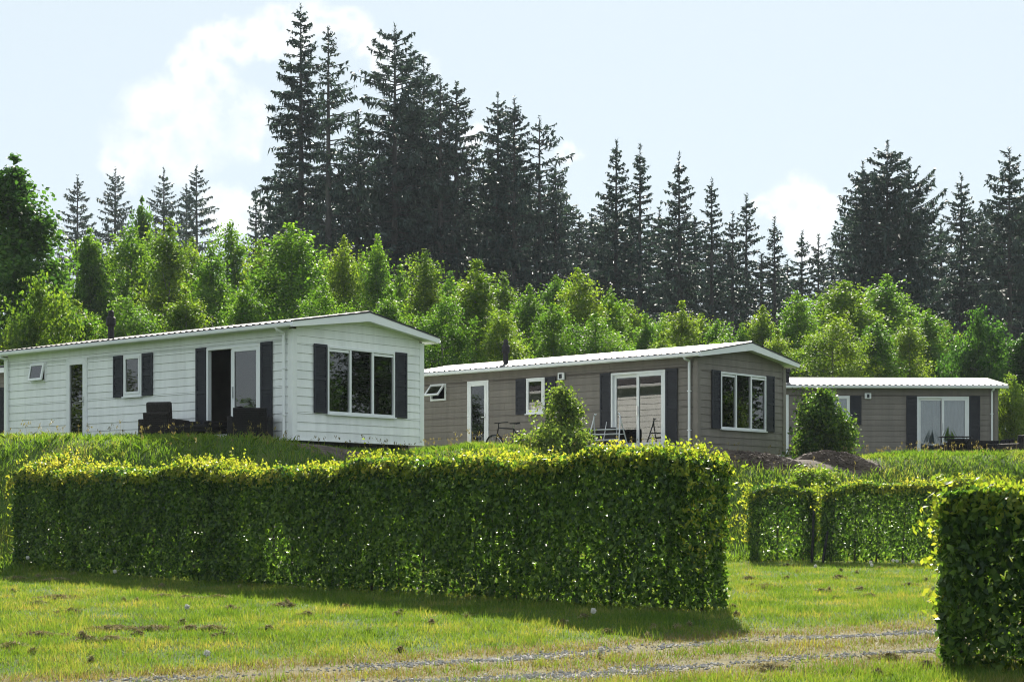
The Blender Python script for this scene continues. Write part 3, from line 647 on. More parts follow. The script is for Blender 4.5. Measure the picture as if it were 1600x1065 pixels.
hedge((at_px(1170, 34.6), 34.6), (at_px(1272, 34.6), 34.6), 1.62, 1.55, .75, 'short hedge section right of the long hedge, left of the thin stakes', 14, dens=900, holes=((.75, .75, .35, .6),))
hedge((at_px(1286, 34.0), 34.0), (at_px(1560, 33.0), 33.0), 1.60, 1.62, .80, 'dark hedge section at the back of the lawn, right of the thin stakes', 15, dens=900)
hedge((at_px(1478, 14.75), 14.75), (6.9, 13.2), 1.60, 1.64, .95, 'big leafy hedge at the right edge, closest to the camera', 16, dens=1300, leaf=.060, roundend=.35, sprout=1.1)

# ---- spruces
def spruce_meshes(seed, H, Rm, bare=.12, gap=.1, droop=.35, top_sparse=0.0, dens=1.0, one_side=0.0, power=.8, spacing=.5):
    rng = np.random.default_rng(seed); Q = []; wood = []
    zb = bare * H; z = zb
    rows = []
    while z < H - .5:
        t = (z - zb) / (H - zb)
        nb = rng.integers(4, 7)
        a0 = rng.uniform(0, 6.28)
        for k in range(nb):
            if rng.uniform() < gap + top_sparse * max(0, t - .35): continue
            a = a0 + k * 6.28 / nb + rng.normal(0, .22)
            prof = min(1.0, .50 + 2.6 * t) * (1 - t) ** power + .035
            ln = Rm * prof * rng.uniform(.62, 1.22) * (1 + one_side * math.cos(a))
            rows.append((z + rng.normal(0, .12), a, max(ln, .25), t))
        z += spacing * (1 - .45 * t) * rng.uniform(.8, 1.25)
    rows = np.array(rows); zz, aa, ln, tt = rows.T
    rise = .55 * tt - .10                            # upper branches rise, lower hang
    cv = lambda s, i: (ln[i] * s, zz[i] + ln[i] * (rise[i] * s - droop * (1 - .6 * tt[i]) * s ** 2 * 1.5 + .28 * s ** 3))
    # ribbons of wood
    for s0, s1 in ((0, .4), (.4, .75), (.75, 1.0)):
        i = np.arange(len(rows)); r0, z0 = cv(s0, i); r1, z1 = cv(s1, i); w0, w1 = .045 * (1.05 - s0), .045 * (1.05 - s1) + .006
        c, s = np.cos(aa), np.sin(aa)
        wood.append(np.stack([np.stack([c * r0, s * r0, z0 - w0], -1), np.stack([c * r1, s * r1, z1 - w1], -1), np.stack([c * r1, s * r1, z1 + w1], -1), np.stack([c * r0, s * r0, z0 + w0], -1)], 1).reshape(-1, 3))
    cnt = np.maximum(4, (ln * 13.5 * dens).astype(int)); i = np.repeat(np.arange(len(rows)), cnt); n = len(i)
    s = rng.uniform(.12, 1.0, n) ** .8; r, z = cv(s, i); c, sn = np.cos(aa[i]), np.sin(aa[i])
    P = np.stack([c * r, sn * r, z], -1)
    out = np.stack([c, sn, np.zeros(n)], -1); sd = np.stack([-sn, c, np.zeros(n)], -1) * np.where(rng.uniform(size=n) < .5, 1, -1)[:, None]
    tl = (.34 + .50 * (1 - s)) * rng.uniform(.6, 1.25, n) * np.clip(ln[i] * .55, .5, 1.15)
    T = unit(out * rng.uniform(.3, .9, n)[:, None] + sd * rng.uniform(.3, 1.0, n)[:, None] + np.stack([0 * s, 0 * s, rng.uniform(-.75, .1, n)], -1))
    Nn = rng.normal(0, .45, (n, 3)); Nn[:, 2] += 1
    Q.append(leaf_quads(P + T * tl[:, None] * .45, Nn, tl, .11 + .08 * rng.uniform(size=n), rng, .3, T))
    keep = rng.uniform(size=n) < .75                 # hanging sprays under the branch
    Ph = P[keep] + rng.normal(0, .04, (keep.sum(), 3)); m = len(Ph); hl = rng.uniform(.22, .65, m) * np.clip(ln[i][keep] * .5, .4, 1.1)
    Tn = rng.normal(0, .25, (m, 3)); Tn[:, 2] -= 1; Nh = np.stack([rng.normal(size=m), rng.normal(size=m), .2 * rng.normal(size=m)], -1)
    Q.append(leaf_quads(Ph + unit(Tn) * hl[:, None] * .45, Nh, hl, .09 + .07 * rng.uniform(size=m), rng, .1, Tn))
    m = 26; a = rng.uniform(0, 6.28, m); zt = H - rng.uniform(-.25, .8, m); Tn = np.stack([np.cos(a) * .7, np.sin(a) * .7, np.full(m, .5)], -1)
    Q.append(leaf_quads(np.stack([0 * a, 0 * a, zt], -1) + Tn * .1, rng.normal(size=(m, 3)), .32, .07, rng, .2, Tn))
    mb = MB(); r0 = .011 * H + .03; mb.tube([(0, 0, -.4), (.02, .01, H * .3), (.0, .03, H * .65), (0, 0, H * .9), (0, 0, H + .1)], [r0, r0 * .8, r0 * .5, r0 * .2, .02], 8)
    tr = newmesh('spruce_trunk', mb.V, mb.F)
    return quadmesh('spruce_needles', np.concatenate(Q)), quadmesh('spruce_branches', np.concatenate(wood)), tr
def place_spruce(ms, X, Y, rz, sc, label, group):
    root = empty('spruce_tree', (X, Y, float(gz(X, Y))), rz); tag(root, label, 'spruce', group); root.scale = sc
    o = obj('crown', ms[0], M['spruce'], root); o['kind'] = 'stuff'
    obj('branches', ms[1], M['sprucebark'], root)['kind'] = 'stuff'
    obj('trunk', ms[2], M['sprucebark'], root)
    return root
SP = [  # px, py of the tip, depth, half width in px, options, label
 (121, 278, 165, 26, dict(gap=.15, spacing=.75, bare=.3, power=.6), 'leftmost small spruce on the skyline, above the maple side'),
 (180, 265, 165, 27, dict(gap=.15, spacing=.75, bare=.3, power=.6), 'small thin spruce on the skyline, second from the left'),
 (256, 265, 160, 36, dict(gap=.10, spacing=.8, bare=.3), 'bushiest of the four small spruces on the left skyline'),
 (307, 262, 160, 27, dict(gap=.2, spacing=.75, bare=.3, power=.6), 'lean spruce with bare leader, right end of the left skyline group'),
 (291, 292, 168, 20, dict(gap=.15, spacing=.75, bare=.3, power=.6), 'short spruce tucked close against the lean one on the left skyline'),
 (400, 300, 118, 24, dict(gap=.2, bare=.35, power=.6), 'low ragged spruce at the foot of the tallest spruce, on its left'),
 (470, 13, 112, 66, dict(gap=.12, droop=.5, bare=.30, top_sparse=.15, power=.7, dens=1.1), 'tallest spruce of all with drooping branches, its tip near the top edge'),
 (513, 45, 108, 46, dict(gap=.40, bare=.28, one_side=.3, dens=.75, power=.55), 'see-through spruce with a bare trunk just right of the tallest one'),
 (560, 185, 116, 46, dict(gap=.05, bare=.25, power=.5), 'broad dark spruce without a clear tip, left of the second tallest'),
 (617, 43, 110, 78, dict(gap=.10, bare=.42, top_sparse=.5, power=.55), 'second tallest spruce with a thin top and a pale bare lower trunk'),
 (662, 97, 114, 58, dict(gap=.14, bare=.36, power=.5, top_sparse=.25), 'spruce with a feathery tip right of the second tallest'),
 (688, 124, 108, 40, dict(gap=.12, bare=.33, power=.5), 'narrow spruce in the middle of the central clump'),
 (713, 130, 112, 48, dict(gap=.15, bare=.35, power=.5, top_sparse=.2), 'rightmost spruce of the big central clump, with drooping side shoots'),
 (640, 170, 122, 60, dict(gap=.05, bare=.2, power=.5), 'dark spruce filling the heart of the central clump from behind'),
 (778, 150, 110, 46, dict(gap=.12, bare=.36, power=.55), 'left tip of the twin-topped spruces right of the central clump'),
 (804, 158, 107, 50, dict(gap=.05, bare=.28, power=.6), 'denser right tip of the twin-topped spruces right of the central clump'),
 (843, 188, 109, 40, dict(gap=.42, bare=.35, one_side=.25, power=.35, dens=.7), 'half-bare spruce with long snags beside the twin-topped spruces'),
 (868, 258, 112, 34, dict(gap=.03, bare=.22, power=.45), 'rounded full spruce right of the half-bare one'),
 (905, 335, 118, 36, dict(gap=.05, bare=.15, power=.5), 'low dark spruce in the dip right of the rounded one'),
 (963, 223, 106, 52, dict(gap=.12, bare=.22, power=.75), 'full conical spruce, left of the pair above the middle chalet'),
 (1000, 232, 104, 38, dict(gap=.12, bare=.24, power=.7), 'slimmer spruce, right of the pair above the middle chalet'),
 (1061, 245, 107, 44, dict(gap=.08, bare=.2, power=.65), 'dense spruce standing right of the pair above the middle chalet'),
 (1112, 285, 112, 32, dict(gap=.22, bare=.22, power=.6), 'thin-tipped spruce between the dense one and the dip in the skyline'),
 (1145, 338, 108, 30, dict(gap=.05, bare=.15, power=.5), 'short thick spruce above the right end of the middle chalet'),
 (1166, 308, 112, 28, dict(gap=.32, bare=.25, power=.5, one_side=.2), 'see-through spruce just behind the short thick one'),
 (1210, 346, 113, 30, dict(gap=.15, bare=.2, power=.65), 'small neat spruce left of the lone cloud on the right'),
 (1253, 366, 118, 28, dict(gap=.18, bare=.2, power=.55), 'left of the two lowest spruces below the right cloud'),
 (1279, 372, 118, 28, dict(gap=.18, bare=.2, power=.55), 'right of the two lowest spruces below the right cloud'),
 (1348, 258, 108, 44, dict(gap=.05, bare=.15, power=.42), 'left shoulder spruce of the big dense clump on the right'),
 (1386, 226, 105, 62, dict(gap=.03, bare=.15, power=.48, dens=1.15), 'highest spruce of the big dense clump on the right'),
 (1420, 262, 107, 50, dict(gap=.30, bare=.18, power=.42, one_side=.25, droop=.0), 'spruce with upswept bare side branches, right side of the dense clump'),
 (1502, 277, 110, 46, dict(gap=.14, bare=.22, power=.6), 'pointed spruce between the dense clump and the right edge'),
 (1577, 236, 106, 58, dict(gap=.06, bare=.25, power=.6), 'tall broad spruce at the right edge with a pale lower trunk'),
 (1612, 290, 110, 50, dict(gap=.08, bare=.2, power=.55), 'spruce cut off by the right edge of the view'),
]
protos = []
for k, (px, py, Y, hw, op, label) in enumerate(SP):
    X = at_px(px, Y); H = z_px(py, Y) - float(gz(X, Y)); Rm = hw / FPX * Y * (1.45 if Y < 140 else 2.3)
    ms = spruce_meshes(100 + k, H, Rm, **op); protos.append((ms, H, Rm))
    place_spruce(ms, X, Y, k * 1.7 if not op.get('one_side') else 0, (1, 1, 1), label, 'spruces on the skyline')
# darker rows behind, glimpsed between the trunks
BK = [(430, 330), (452, 250), (490, 280), (535, 260), (575, 270), (600, 240), (633, 250), (655, 230), (700, 240), (730, 260), (760, 270), (790, 240), (825, 280), (850, 300), (885, 310), (925, 340), (945, 320),
      (985, 330), (1030, 330), (1045, 350), (1085, 340), (1130, 370), (1190, 400), (1230, 410), (1300, 400), (1330, 330), (1365, 320), (1400, 310), (1440, 330), (1470, 350), (1520, 330), (1550, 320), (1590, 320)]
src = [8, 13, 17, 18, 23]
SHORT = ['the leftmost skyline spruce', 'the thin skyline spruce', 'the bushy skyline spruce', 'the lean skyline spruce', 'the short skyline spruce', 'the low ragged spruce', 'the tallest spruce', 'the see-through spruce beside the tallest', 'the broad tipless spruce',
 'the second tallest spruce', 'the feathery-tipped spruce', 'the narrow middle spruce of the central clump', 'the rightmost spruce of the central clump', 'the heart of the central clump', 'the left twin-topped spruce', 'the right twin-topped spruce', 'the half-bare snagged spruce',
 'the rounded full spruce', 'the low spruce in the dip', 'the full conical spruce', 'the slimmer spruce of the pair', 'the dense spruce beside the pair', 'the thin-tipped spruce', 'the short thick spruce', 'the see-through spruce behind the short thick one', 'the small neat spruce',
 'the left one of the lowest two', 'the right one of the lowest two', 'the left shoulder of the right clump', 'the top of the dense right clump', 'the upswept side of the right clump', 'the pointed spruce at right', 'the tall right-edge spruce', 'the spruce cut by the right edge']
near = [int(np.argmin([abs(q[0] - px) for q in SP])) for px, py in BK]
SIDE = []
for k, (px, py) in enumerate(BK):
    mates = [j for j in range(len(BK)) if near[j] == near[k]]
    SIDE.append('behind' if len(mates) == 1 else ['left behind', 'right behind', 'furthest right behind'][mates.index(k)] if len(mates) < 4 else 'behind')
for k, (px, py) in enumerate(BK):
    Y = 124 + (k * 7) % 17; X = at_px(px, Y); H = z_px(py, Y) - float(gz(X, Y)); ms, h, r = protos[src[k % len(src)]]
    lab = 'dark second-rank spruce glimpsed %s %s' % (SIDE[k], SHORT[int(np.argmin([abs(q[0] - px) for q in SP]))])
    place_spruce(ms, X, Y, k * 2.1, (1.2 * 2.4 / r * 1.3, 1.2 * 2.4 / r * 1.3, H / h), lab, 'second rank of spruces')

# ---- broadleaved trees
def broad_meshes(seed, H, Rm, nb=24, nc=16, per=62, leaf=.10, shape='birch', low=.10, spread=.29):
    """boughs spring from the trunk, leaf clumps sit along their outer part"""
    rng = np.random.default_rng(seed)
    def prof(t):
        if shape == 'birch': return np.clip(np.minimum(t / .1 * .4 + .6, 1) * (1 - t) ** .8 * 1.1, .10, 1.05)
        if shape == 'round': return np.sqrt(np.clip(1 - ((t - .40) / .64) ** 2, .03, 1))
        return np.clip(np.minimum(t / .15 * .5 + .5, 1) * (1 - t ** 1.7) ** .75, .13, 1.05)
    C = []; Bg = []; S = []
    for k in range(nb):
        t = (k + rng.uniform(.1, .9)) / nb; a = k * 2.4 + rng.normal(0, .5)
        ln = Rm * float(prof(t)) * rng.uniform(.62, 1.22); el = {'birch': 1.15, 'full': .8, 'round': .5}[shape] * rng.uniform(.6, 1.3)
        ze = low * H + t * (H * .93 - low * H); zs = max(.05 * H, ze - ln * el)
        E = np.array([math.cos(a) * ln, math.sin(a) * ln, ze]); Bg.append((zs, E))
        m = int(nc * (.6 + .6 * ln / Rm)); s = rng.uniform(.22, 1.0, m) ** .8
        c = np.stack([E[0] * s, E[1] * s, zs + (ze - zs) * s ** 1.2], -1) + rng.normal(0, 1, (m, 3)) * (.20 * ln * (1.15 - s) + .10 * Rm)[:, None] * np.array([1, 1, .8])
        C.append(c); S.append(rng.uniform(.5, 1.3, m) * spread * (1.15 - .45 * s))
    m = nb * 2; h = rng.uniform(.55, 1.0, m); w = Rm * (1.02 - h) * (1.0 if shape == 'birch' else 1.5)
    C.append(np.stack([rng.normal(0, .55, m) * w, rng.normal(0, .55, m) * w, H * h], -1)); S.append(rng.uniform(.6, 1.1, m) * spread * (.30 + 1.3 * (1 - h)))
    C = np.concatenate(C); sz = np.concatenate(S); n = len(C); C[:, 2] = np.maximum(C[:, 2], low * H * .6)
    cnt = (per * (sz / spread) ** 1.6).astype(int) + 8; i = np.repeat(np.arange(n), cnt)
    off = np.clip(rng.normal(size=(len(i), 3)), -1.7, 1.7); off *= (sz[i] * .85)[:, None]
    P = C[i] + off
    out = P.copy(); out[:, 2] = (P[:, 2] - H * .45) * .5; Nn = unit(out) * .6 + rng.normal(0, .85, P.shape); Nn[:, 2] += .4
    T = rng.normal(0, .8, P.shape); T[:, 2] -= .45
    s = leaf * rng.uniform(.6, 1.35, len(i))
    cr = quadmesh('leaves', leaf_quads(P, Nn, s * 1.2, s * .9, rng, .15, T))
    mb = MB(); r0 = .009 * H + .012
    mb.tube([(0, 0, -.3), (.05, .02, H * .3), (-.03, .05, H * .6), (0, 0, H * .94)], [r0, r0 * .8, r0 * .45, .01], 7)
    for zs, E in Bg: mb.tube([(0, 0, zs), (E[0] * .5, E[1] * .5, zs + (E[2] - zs) * .42), tuple(E)], [r0 * .35, r0 * .22, .006], 4, False)
    return cr, newmesh('trunk', mb.V, mb.F)
BP = {}
for k, kind in enumerate(('birch', 'birch', 'birch', 'birch', 'full', 'full', 'full', 'round')):
    BP[k] = broad_meshes(300 + k, 9.0, 2.1, nb=28, nc=16, per=74, leaf=.088, shape=kind, spread=.30)
BP['maple'] = broad_meshes(330, 10.0, 2.2, nb=26, nc=20, per=70, leaf=.125, shape='full', low=.12, spread=.29)
BP['maple2'] = broad_meshes(331, 6.0, 2.4, nb=22, nc=15, per=55, leaf=.14, shape='round', low=.06, spread=.36)
def own(o, m):                       # the mesh is shared, the material belongs to the object
    if len(o.data.materials) == 0: o.data.materials.append(m)
    o.material_slots[0].link = 'OBJECT'; o.material_slots[0].material = m
def dress(root, ms, mat):
    o = obj('crown', ms[0], None, root); o['kind'] = 'stuff'; own(o, M[mat])
    own(obj('trunk', ms[1], None, root), M['bark' if mat == 'maple' else 'birchbark'])
def broad(proto, px, py, Y, hw, mat, label, group='young broadleaved trees behind the chalets', cat='tree', rz=0.0, name='broadleaved_tree', base=(9.0, 2.1)):
    X = at_px(px, Y); g = float(gz(X, Y)); H = z_px(py, Y) - g; Rr = hw / FPX * Y
    root = empty(name, (X, Y, g), rz); tag(root, label, cat, group)
    root.scale = (Rr / base[1], Rr / base[1], H / base[0])
    dress(root, BP[proto], mat)
    return root
MB_, MB2 = (10.0, 2.2), (6.0, 2.4)
broad('maple', 22, 240, 58, 122, 'maple', 'big dark green maple at the left edge, taller than its neighbours', base=MB_, name='maple_tree')
broad('maple2', 62, 440, 53, 70, 'lime', 'lighter green maple low in front of the big dark maple', base=MB2, name='maple_tree', rz=1)
broad('maple', 140, 355, 72, 60, 'birch', 'bright tree just right of the big dark maple', base=MB_, rz=2)
broad('maple', 222, 306, 95, 42, 'maple', 'dark tree on the left skyline between the small spruces', base=MB_, rz=2.5)
BR = [  # proto, px, py, depth, half width px, material, label
 (4, 205, 350, 74, 62, 'birch', 'bright tree above the flue of the white chalet'),
 (0, 265, 345, 70, 58, 'lime', 'yellow-green tree right of the flue of the white chalet'),
 (5, 330, 385, 64, 55, 'birch', 'dense dark-hearted tree above the middle of the white roof'),
 (1, 362, 348, 76, 50, 'birch', 'slender tree behind the dense dark-hearted one'),
 (4, 455, 345, 66, 78, 'birch', 'largest broad bright tree above the white chalet gable'),
 (0, 405, 378, 74, 45, 'lime', 'pale tree between the dense one and the largest broad one'),
 (2, 538, 370, 68, 46, 'lime', 'pointed light green tree right of the largest broad one'),
 (3, 590, 368, 70, 40, 'birch', 'narrow spire-like tree right of the white gable peak'),
 (1, 665, 393, 72, 50, 'lime', 'pointed tree in front of the spruce trunks, right of the spire-like one'),
 (6, 745, 408, 62, 72, 'lime', 'wide yellow-green tree left of the middle chalet flue'),
 (7, 690, 455, 57, 46, 'birch', 'bushy tree right of the white chalet eave'),
 (2, 828, 445, 70, 48, 'birch', 'tree standing right behind the middle chalet flue'),
 (5, 905, 420, 66, 58, 'lime', 'tall yellow-green tree above the middle of the middle roof'),
 (3, 955, 452, 68, 44, 'birch', 'pointed tree right of the tall yellow-green one'),
 (4, 865, 470, 62, 44, 'birch', 'lower tree filling the gap left of the tall yellow-green one'),
 (0, 1008, 492, 72, 36, 'birch', 'small tree below the pair of spruces'),
 (6, 1065, 472, 68, 46, 'lime', 'rounded tree above the patio end of the middle roof'),
 (1, 1120, 500, 72, 36, 'birch', 'low pointed tree above the middle gable'),
 (3, 1160, 505, 76, 26, 'birch', 'slim low tree right of the middle gable peak'),
 (2, 1192, 478, 76, 42, 'lime', 'pale pointed tree left of the far chalet flue'),
 (5, 1245, 455, 74, 50, 'birch', 'tree rising behind the far chalet flue'),
 (4, 1320, 435, 76, 72, 'lime', 'largest light green tree above the far chalet'),
 (0, 1385, 432, 82, 58, 'birch', 'tall tree right of the largest light green one'),
 (7, 1300, 490, 68, 50, 'lime', 'low bushy tree right at the back of the far chalet roof'),
 (1, 1450, 485, 78, 48, 'birch', 'darker tree above the patio door of the far chalet'),
 (2, 1420, 500, 72, 40, 'lime', 'pale low tree behind the ridge of the far chalet'),
 (6, 120, 470, 60, 52, 'lime', 'low leafy tree behind the left end of the white roof'),
 (7, 205, 455, 60, 50, 'birch', 'rounded tree close behind the flue of the white chalet'),
 (6, 290, 450, 60, 52, 'lime', 'light bush-like tree close behind the white roof, right of the flue'),
 (5, 385, 440, 60, 50, 'birch', 'leafy tree close behind the white roof, before the gable'),
 (7, 510, 440, 60, 46, 'birch', 'bushy tree right behind the white gable peak'),
 (6, 610, 450, 60, 52, 'birch', 'leafy tree touching the right slope of the white gable'),
 (4, 785, 480, 58, 48, 'lime', 'lime tree close behind the middle chalet flue'),
 (7, 930, 490, 60, 50, 'birch', 'bushy tree close behind the middle roof'),
 (6, 1035, 520, 62, 40, 'lime', 'low lime bush-like tree behind the middle chalet patio end'),
 (7, 1140, 520, 66, 44, 'birch', 'low tree touching the right slope of the middle gable'),
 (6, 1215, 515, 70, 42, 'lime', 'low lime tree beside the far chalet flue'),
 (5, 1370, 500, 70, 48, 'birch', 'dense tree close behind the middle of the far roof'),
 (1, 245, 372, 84, 50, 'birch', 'tree just visible between the bushy skyline spruce and the yellow-green tree'),
 (2, 300, 372, 80, 46, 'lime', 'pale pointed tree left of the dense dark-hearted one'),
 (3, 425, 398, 78, 44, 'birch', 'tree tucked between the pale tree and the largest broad one'),
 (0, 505, 395, 76, 44, 'birch', 'tree tucked behind the left side of the pointed light green one'),
 (1, 565, 400, 76, 42, 'lime', 'tree between the pointed light green one and the spire-like one'),
 (2, 625, 415, 74, 44, 'birch', 'tree between the spire-like one and the pointed one at right'),
 (3, 705, 425, 76, 44, 'birch', 'tree tucked left behind the wide yellow-green one'),
 (0, 788, 428, 76, 44, 'lime', 'tree tucked right behind the wide yellow-green one'),
 (1, 868, 432, 78, 44, 'birch', 'tree left behind the tall yellow-green one'),
 (2, 985, 470, 78, 42, 'lime', 'tree between the pointed tree and the small tree below the spruces'),
 (3, 1035, 490, 76, 40, 'birch', 'tree left behind the rounded one above the patio end'),
 (0, 1095, 492, 76, 40, 'lime', 'tree right behind the rounded one above the patio end'),
 (1, 1285, 462, 80, 48, 'birch', 'tree left behind the largest light green one'),
 (2, 1355, 452, 86, 46, 'lime', 'tree between the largest light green one and the tall tree'),
 (3, 1415, 462, 84, 44, 'birch', 'tree right behind the tall tree'),
 (0, 1480, 505, 80, 44, 'lime', 'tree left of the dark maple at right'),
 (1, 170, 392, 80, 46, 'lime', 'tree left of the bright one above the flue'),
 (2, 90, 405, 74, 44, 'birch', 'tree between the big maple and the bright tree beside it'),
 (4, -45, 360, 60, 60, 'birch', 'tree cut off by the left edge of the view'),
]
for k, (p, px, py, Y, hw, mat, label) in enumerate(BR): broad(p, px, py, Y, hw * (1.65 if p < 4 else 1.42), mat, label, rz=k * 2.4)
broad('maple2', 1530, 490, 66, 62, 'maple', 'dark maple with reddish tips at the right end of the far chalet', base=MB2, name='maple_tree', rz=.4)
broad('maple', 1600, 520, 63, 60, 'maple', 'dark leafy tree at the right edge beside the far chalet', base=MB_, rz=1.4)
broad('maple2', 1585, 590, 60, 40, 'lime', 'low bright bush right of the far chalet corner', base=MB2, rz=2.4, name='leafy_bush', cat='bush')

# ---- single shrubs
def shrub(seed, px, Y, py_top, hw, mat, label, leaf=.07, n=130, per=60, shape='full', gdrop=0.0, nb=None, nc=9):
    X = at_px(px, Y); g = float(gz(X, Y)) - gdrop; H = z_px(py_top, Y) - g; Rr = hw / FPX * Y
    cr, tr = broad_meshes(seed, H, Rr, nb=nb or max(8, n // 9), nc=nc, per=per, leaf=leaf, shape=shape, low=.06, spread=.17)
    root = empty('shrub', (X, Y, g)); tag(root, label, 'shrub', 'shrubs on the bank')
    o = obj('crown', cr, M[mat], root); o['kind'] = 'stuff'; obj('stems', tr, M['stem'], root)
M['shrub'] = leafmat('shrub_leaf', [(.055, .10, .020), (.11, .17, .034), (.20, .25, .07)], (1.8, 1.8, .8), .45, nscale=.9, vary=.3)
M['shrub_dark'] = leafmat('clipped_shrub_leaf', [(.030, .068, .016), (.068, .13, .026), (.14, .20, .036)], (1.8, 1.9, .8), .42, nscale=.9, vary=.3)
shrub(421, 877, 40.4, 600, 50, 'shrub', 'loose upright shrub on the bank before the middle chalet window', per=34, shape='full', nb=10, nc=15)
shrub(402, 868, 39.2, 672, 56, 'shrub', 'low spreading shrub at the foot of the upright one, above the hedge', n=90, per=36, shape='round')
shrub(403, 1282, 44.5, 610, 46, 'shrub_dark', 'rounded clipped shrub standing before the far chalet window', n=230, per=70, shape='round')
shrub(405, 1270, 38.2, 736, 40, 'grass_tall', 'low weedy clump under the soil mounds, right of the short hedge', n=90, leaf=.06, shape='round')

# trees outside the view on either side, mirrored in the window glass
for k, (X, Y, H, Rr, mat, label) in enumerate([(-27, 38, 4.6, 2.4, 'birch', 'tree beyond the left edge, mirrored low in the white chalet door'), (-33, 42, 5.2, 2.6, 'lime', 'light tree beyond the left edge, behind the first mirrored one'), (-30, 46, 4.2, 2.3, 'birch', 'small tree beyond the left edge by the brown chalet'),
      (-36, 36, 5.5, 2.8, 'maple', 'dark tree farthest beyond the left edge'), (27, 38, 9, 3.2, 'maple', 'dark tree beyond the right edge, mirrored in the gable windows'), (32, 42, 10, 3.4, 'maple', 'taller dark tree beyond the right edge behind the first'), (30, 34, 9, 3.2, 'birch', 'tree beyond the right edge nearest the lawn'),
      (29, 50.5, 11, 3.8, 'maple', 'tallest dark tree beyond the right edge'), (40, 39, 11, 3.6, 'birch', 'tree farthest beyond the right edge')]):
    g = float(gz(X, Y)); root = empty('broadleaved_tree', (X, Y, g), k * 1.3); tag(root, label, 'tree', 'trees beside the view'); root.scale = (Rr / 2.1, Rr / 2.1, H / 9)
    dress(root, BP[4 + k % 4], mat)

# ------------------------------------------------------------------ grass
def blades(X, Y, h, w, rng, lean=.35, seg=1):
    n = len(X); Z = gz(X, Y); a = rng.uniform(0, 6.28, n); P = np.stack([X, Y, Z - .01], -1)
    s = np.stack([np.cos(a), np.sin(a), 0 * a], -1) * (w / 2)[:, None]
    b = rng.uniform(0, 6.28, n); l = np.abs(rng.normal(0, lean, n)) * h; tip = P + np.stack([np.cos(b) * l, np.sin(b) * l, h], -1)
    if seg == 1: return np.stack([P - s, P + s, tip], 1).reshape(-1, 3), 3
    m = P + np.stack([np.cos(b) * l * .3, np.sin(b) * l * .3, h * .6], -1)
    return np.stack([P - s, P + s, m + s * .7, tip, m - s * .7], 1).reshape(-1, 3), 5
def in_house(x, y):
    r = np.zeros(len(x), bool)
    for X, Y, yaw in ((-4.713, 36.166, .69), (4.738, 43.049, .725), (16.654, 57.797, -.022), (-15.55, 48.6, .69)):
        dx, dy = x - X, y - Y; lx = dx * math.sin(yaw) + dy * math.cos(yaw); ly = -dx * math.cos(yaw) + dy * math.sin(yaw)
        r |= (lx > -.05) & (lx < CW + .1) & (ly > -.05) & (ly < CL + .1)
    return r
rng = np.random.default_rng(5)
def sample(n, y0, y1, power):
    u = rng.uniform(0, 1, n)
    if power == 1: y = y0 * (y1 / y0) ** u
    else: k = 1 - power; y = (y0 ** k + u * (y1 ** k - y0 ** k)) ** (1 / k)
    x = rng.uniform(-1, 1, n) * (y * .37 + 1.5); return x, y
def crest(x): return np.interp(x, CX, CY)
def clump(x, y): return .5 + .25 * wob(x * 3.1, y * 3.1) + .2 * wob(x * 8.3 + 3, y * 8.1)
# lawn
x, y = sample(600000, 11.8, 37, 1.15); tw = track_w(x, y); d = y - crest(x)
dryp = np.clip(1 - np.maximum(tw - .5, 0) / .75, 0, 1); isdry = rng.uniform(size=len(x)) < np.maximum(dryp * .85, .05 + .16 * np.clip(wob(x * .8 + 4, y * 1.1), 0, 1))
bare = rng.uniform(size=len(x)) < np.clip(1.25 - (tw + .10 * wob(x * 4, y * 4)) / .34, 0, .97)
ok = (d < -5.0) & ~bare & (rng.uniform(size=len(x)) < .55 + .6 * clump(x, y))
g = ok & ~isdry; h = (.035 + .05 * rng.uniform(size=len(x)) ** 2) * (.65 + .75 * np.clip(clump(x, y), 0, 1.2)); w = .007 + .0002 * y
V, k = blades(x[g], y[g], h[g], w[g], rng, .6); tag(obj('lawn_grass', quadmesh('lawn_grass', V, k), M['grass']), 'short mown green grass of the lawn', 'grass', kind='stuff')
g = ok & isdry & (rng.uniform(size=len(x)) < .75)
V, k = blades(x[g], y[g], h[g] * .75, w[g], rng, .9); tag(obj('dry_grass', quadmesh('dry_grass', V, k), M['grass_dry']), 'dry yellowed grass along and between the wheel tracks', 'grass', kind='stuff')
# taller tufts on the lawn
x, y = sample(1500, 12.5, 34, 1.0); keep = (y - crest(x) < -5) & (track_w(x, y) > .5); x, y = x[keep], y[keep]
i = np.repeat(np.arange(len(x)), 22); xx = x[i] + rng.normal(0, .05, len(i)); yy = y[i] + rng.normal(0, .05, len(i))
V, k = blades(xx, yy, rng.uniform(.06, .14, len(i)), np.full(len(i), .008), rng, .5); tag(obj('grass_tufts', quadmesh('grass_tufts', V, k), M['grass']), 'taller grass tufts scattered over the lawn', 'grass', kind='stuff')
# meadow grass on the bank and terrace
n = 230000; y0 = rng.uniform(-5.6, 5.5, n); x = rng.uniform(-20, 24, n); y = crest(x) + y0
vis = np.abs(x) < y * .38 + 1.5
ok = vis & ~in_house(x, y) & (soil_mask(x, y) + .1 * rng.normal(size=n) < .10) & (rng.uniform(size=n) < .45 + .75 * clump(x * .6, y * .6))
x, y, y0 = x[ok], y[ok], y0[ok]; n = len(x)
h = rng.uniform(.06, .19, n) * (.55 + .7 * np.clip(clump(x * .7, y * .7), 0, 1.3)) * np.where(y0 > 1.6, .6, 1.0)
V, k = blades(x, y, h, np.full(n, .019), rng, .8, 2); tag(obj('meadow_grass', quadmesh('meadow_grass', V, k), M['grass_tall']), 'tall meadow grass on the bank before the chalets', 'grass', kind='stuff')
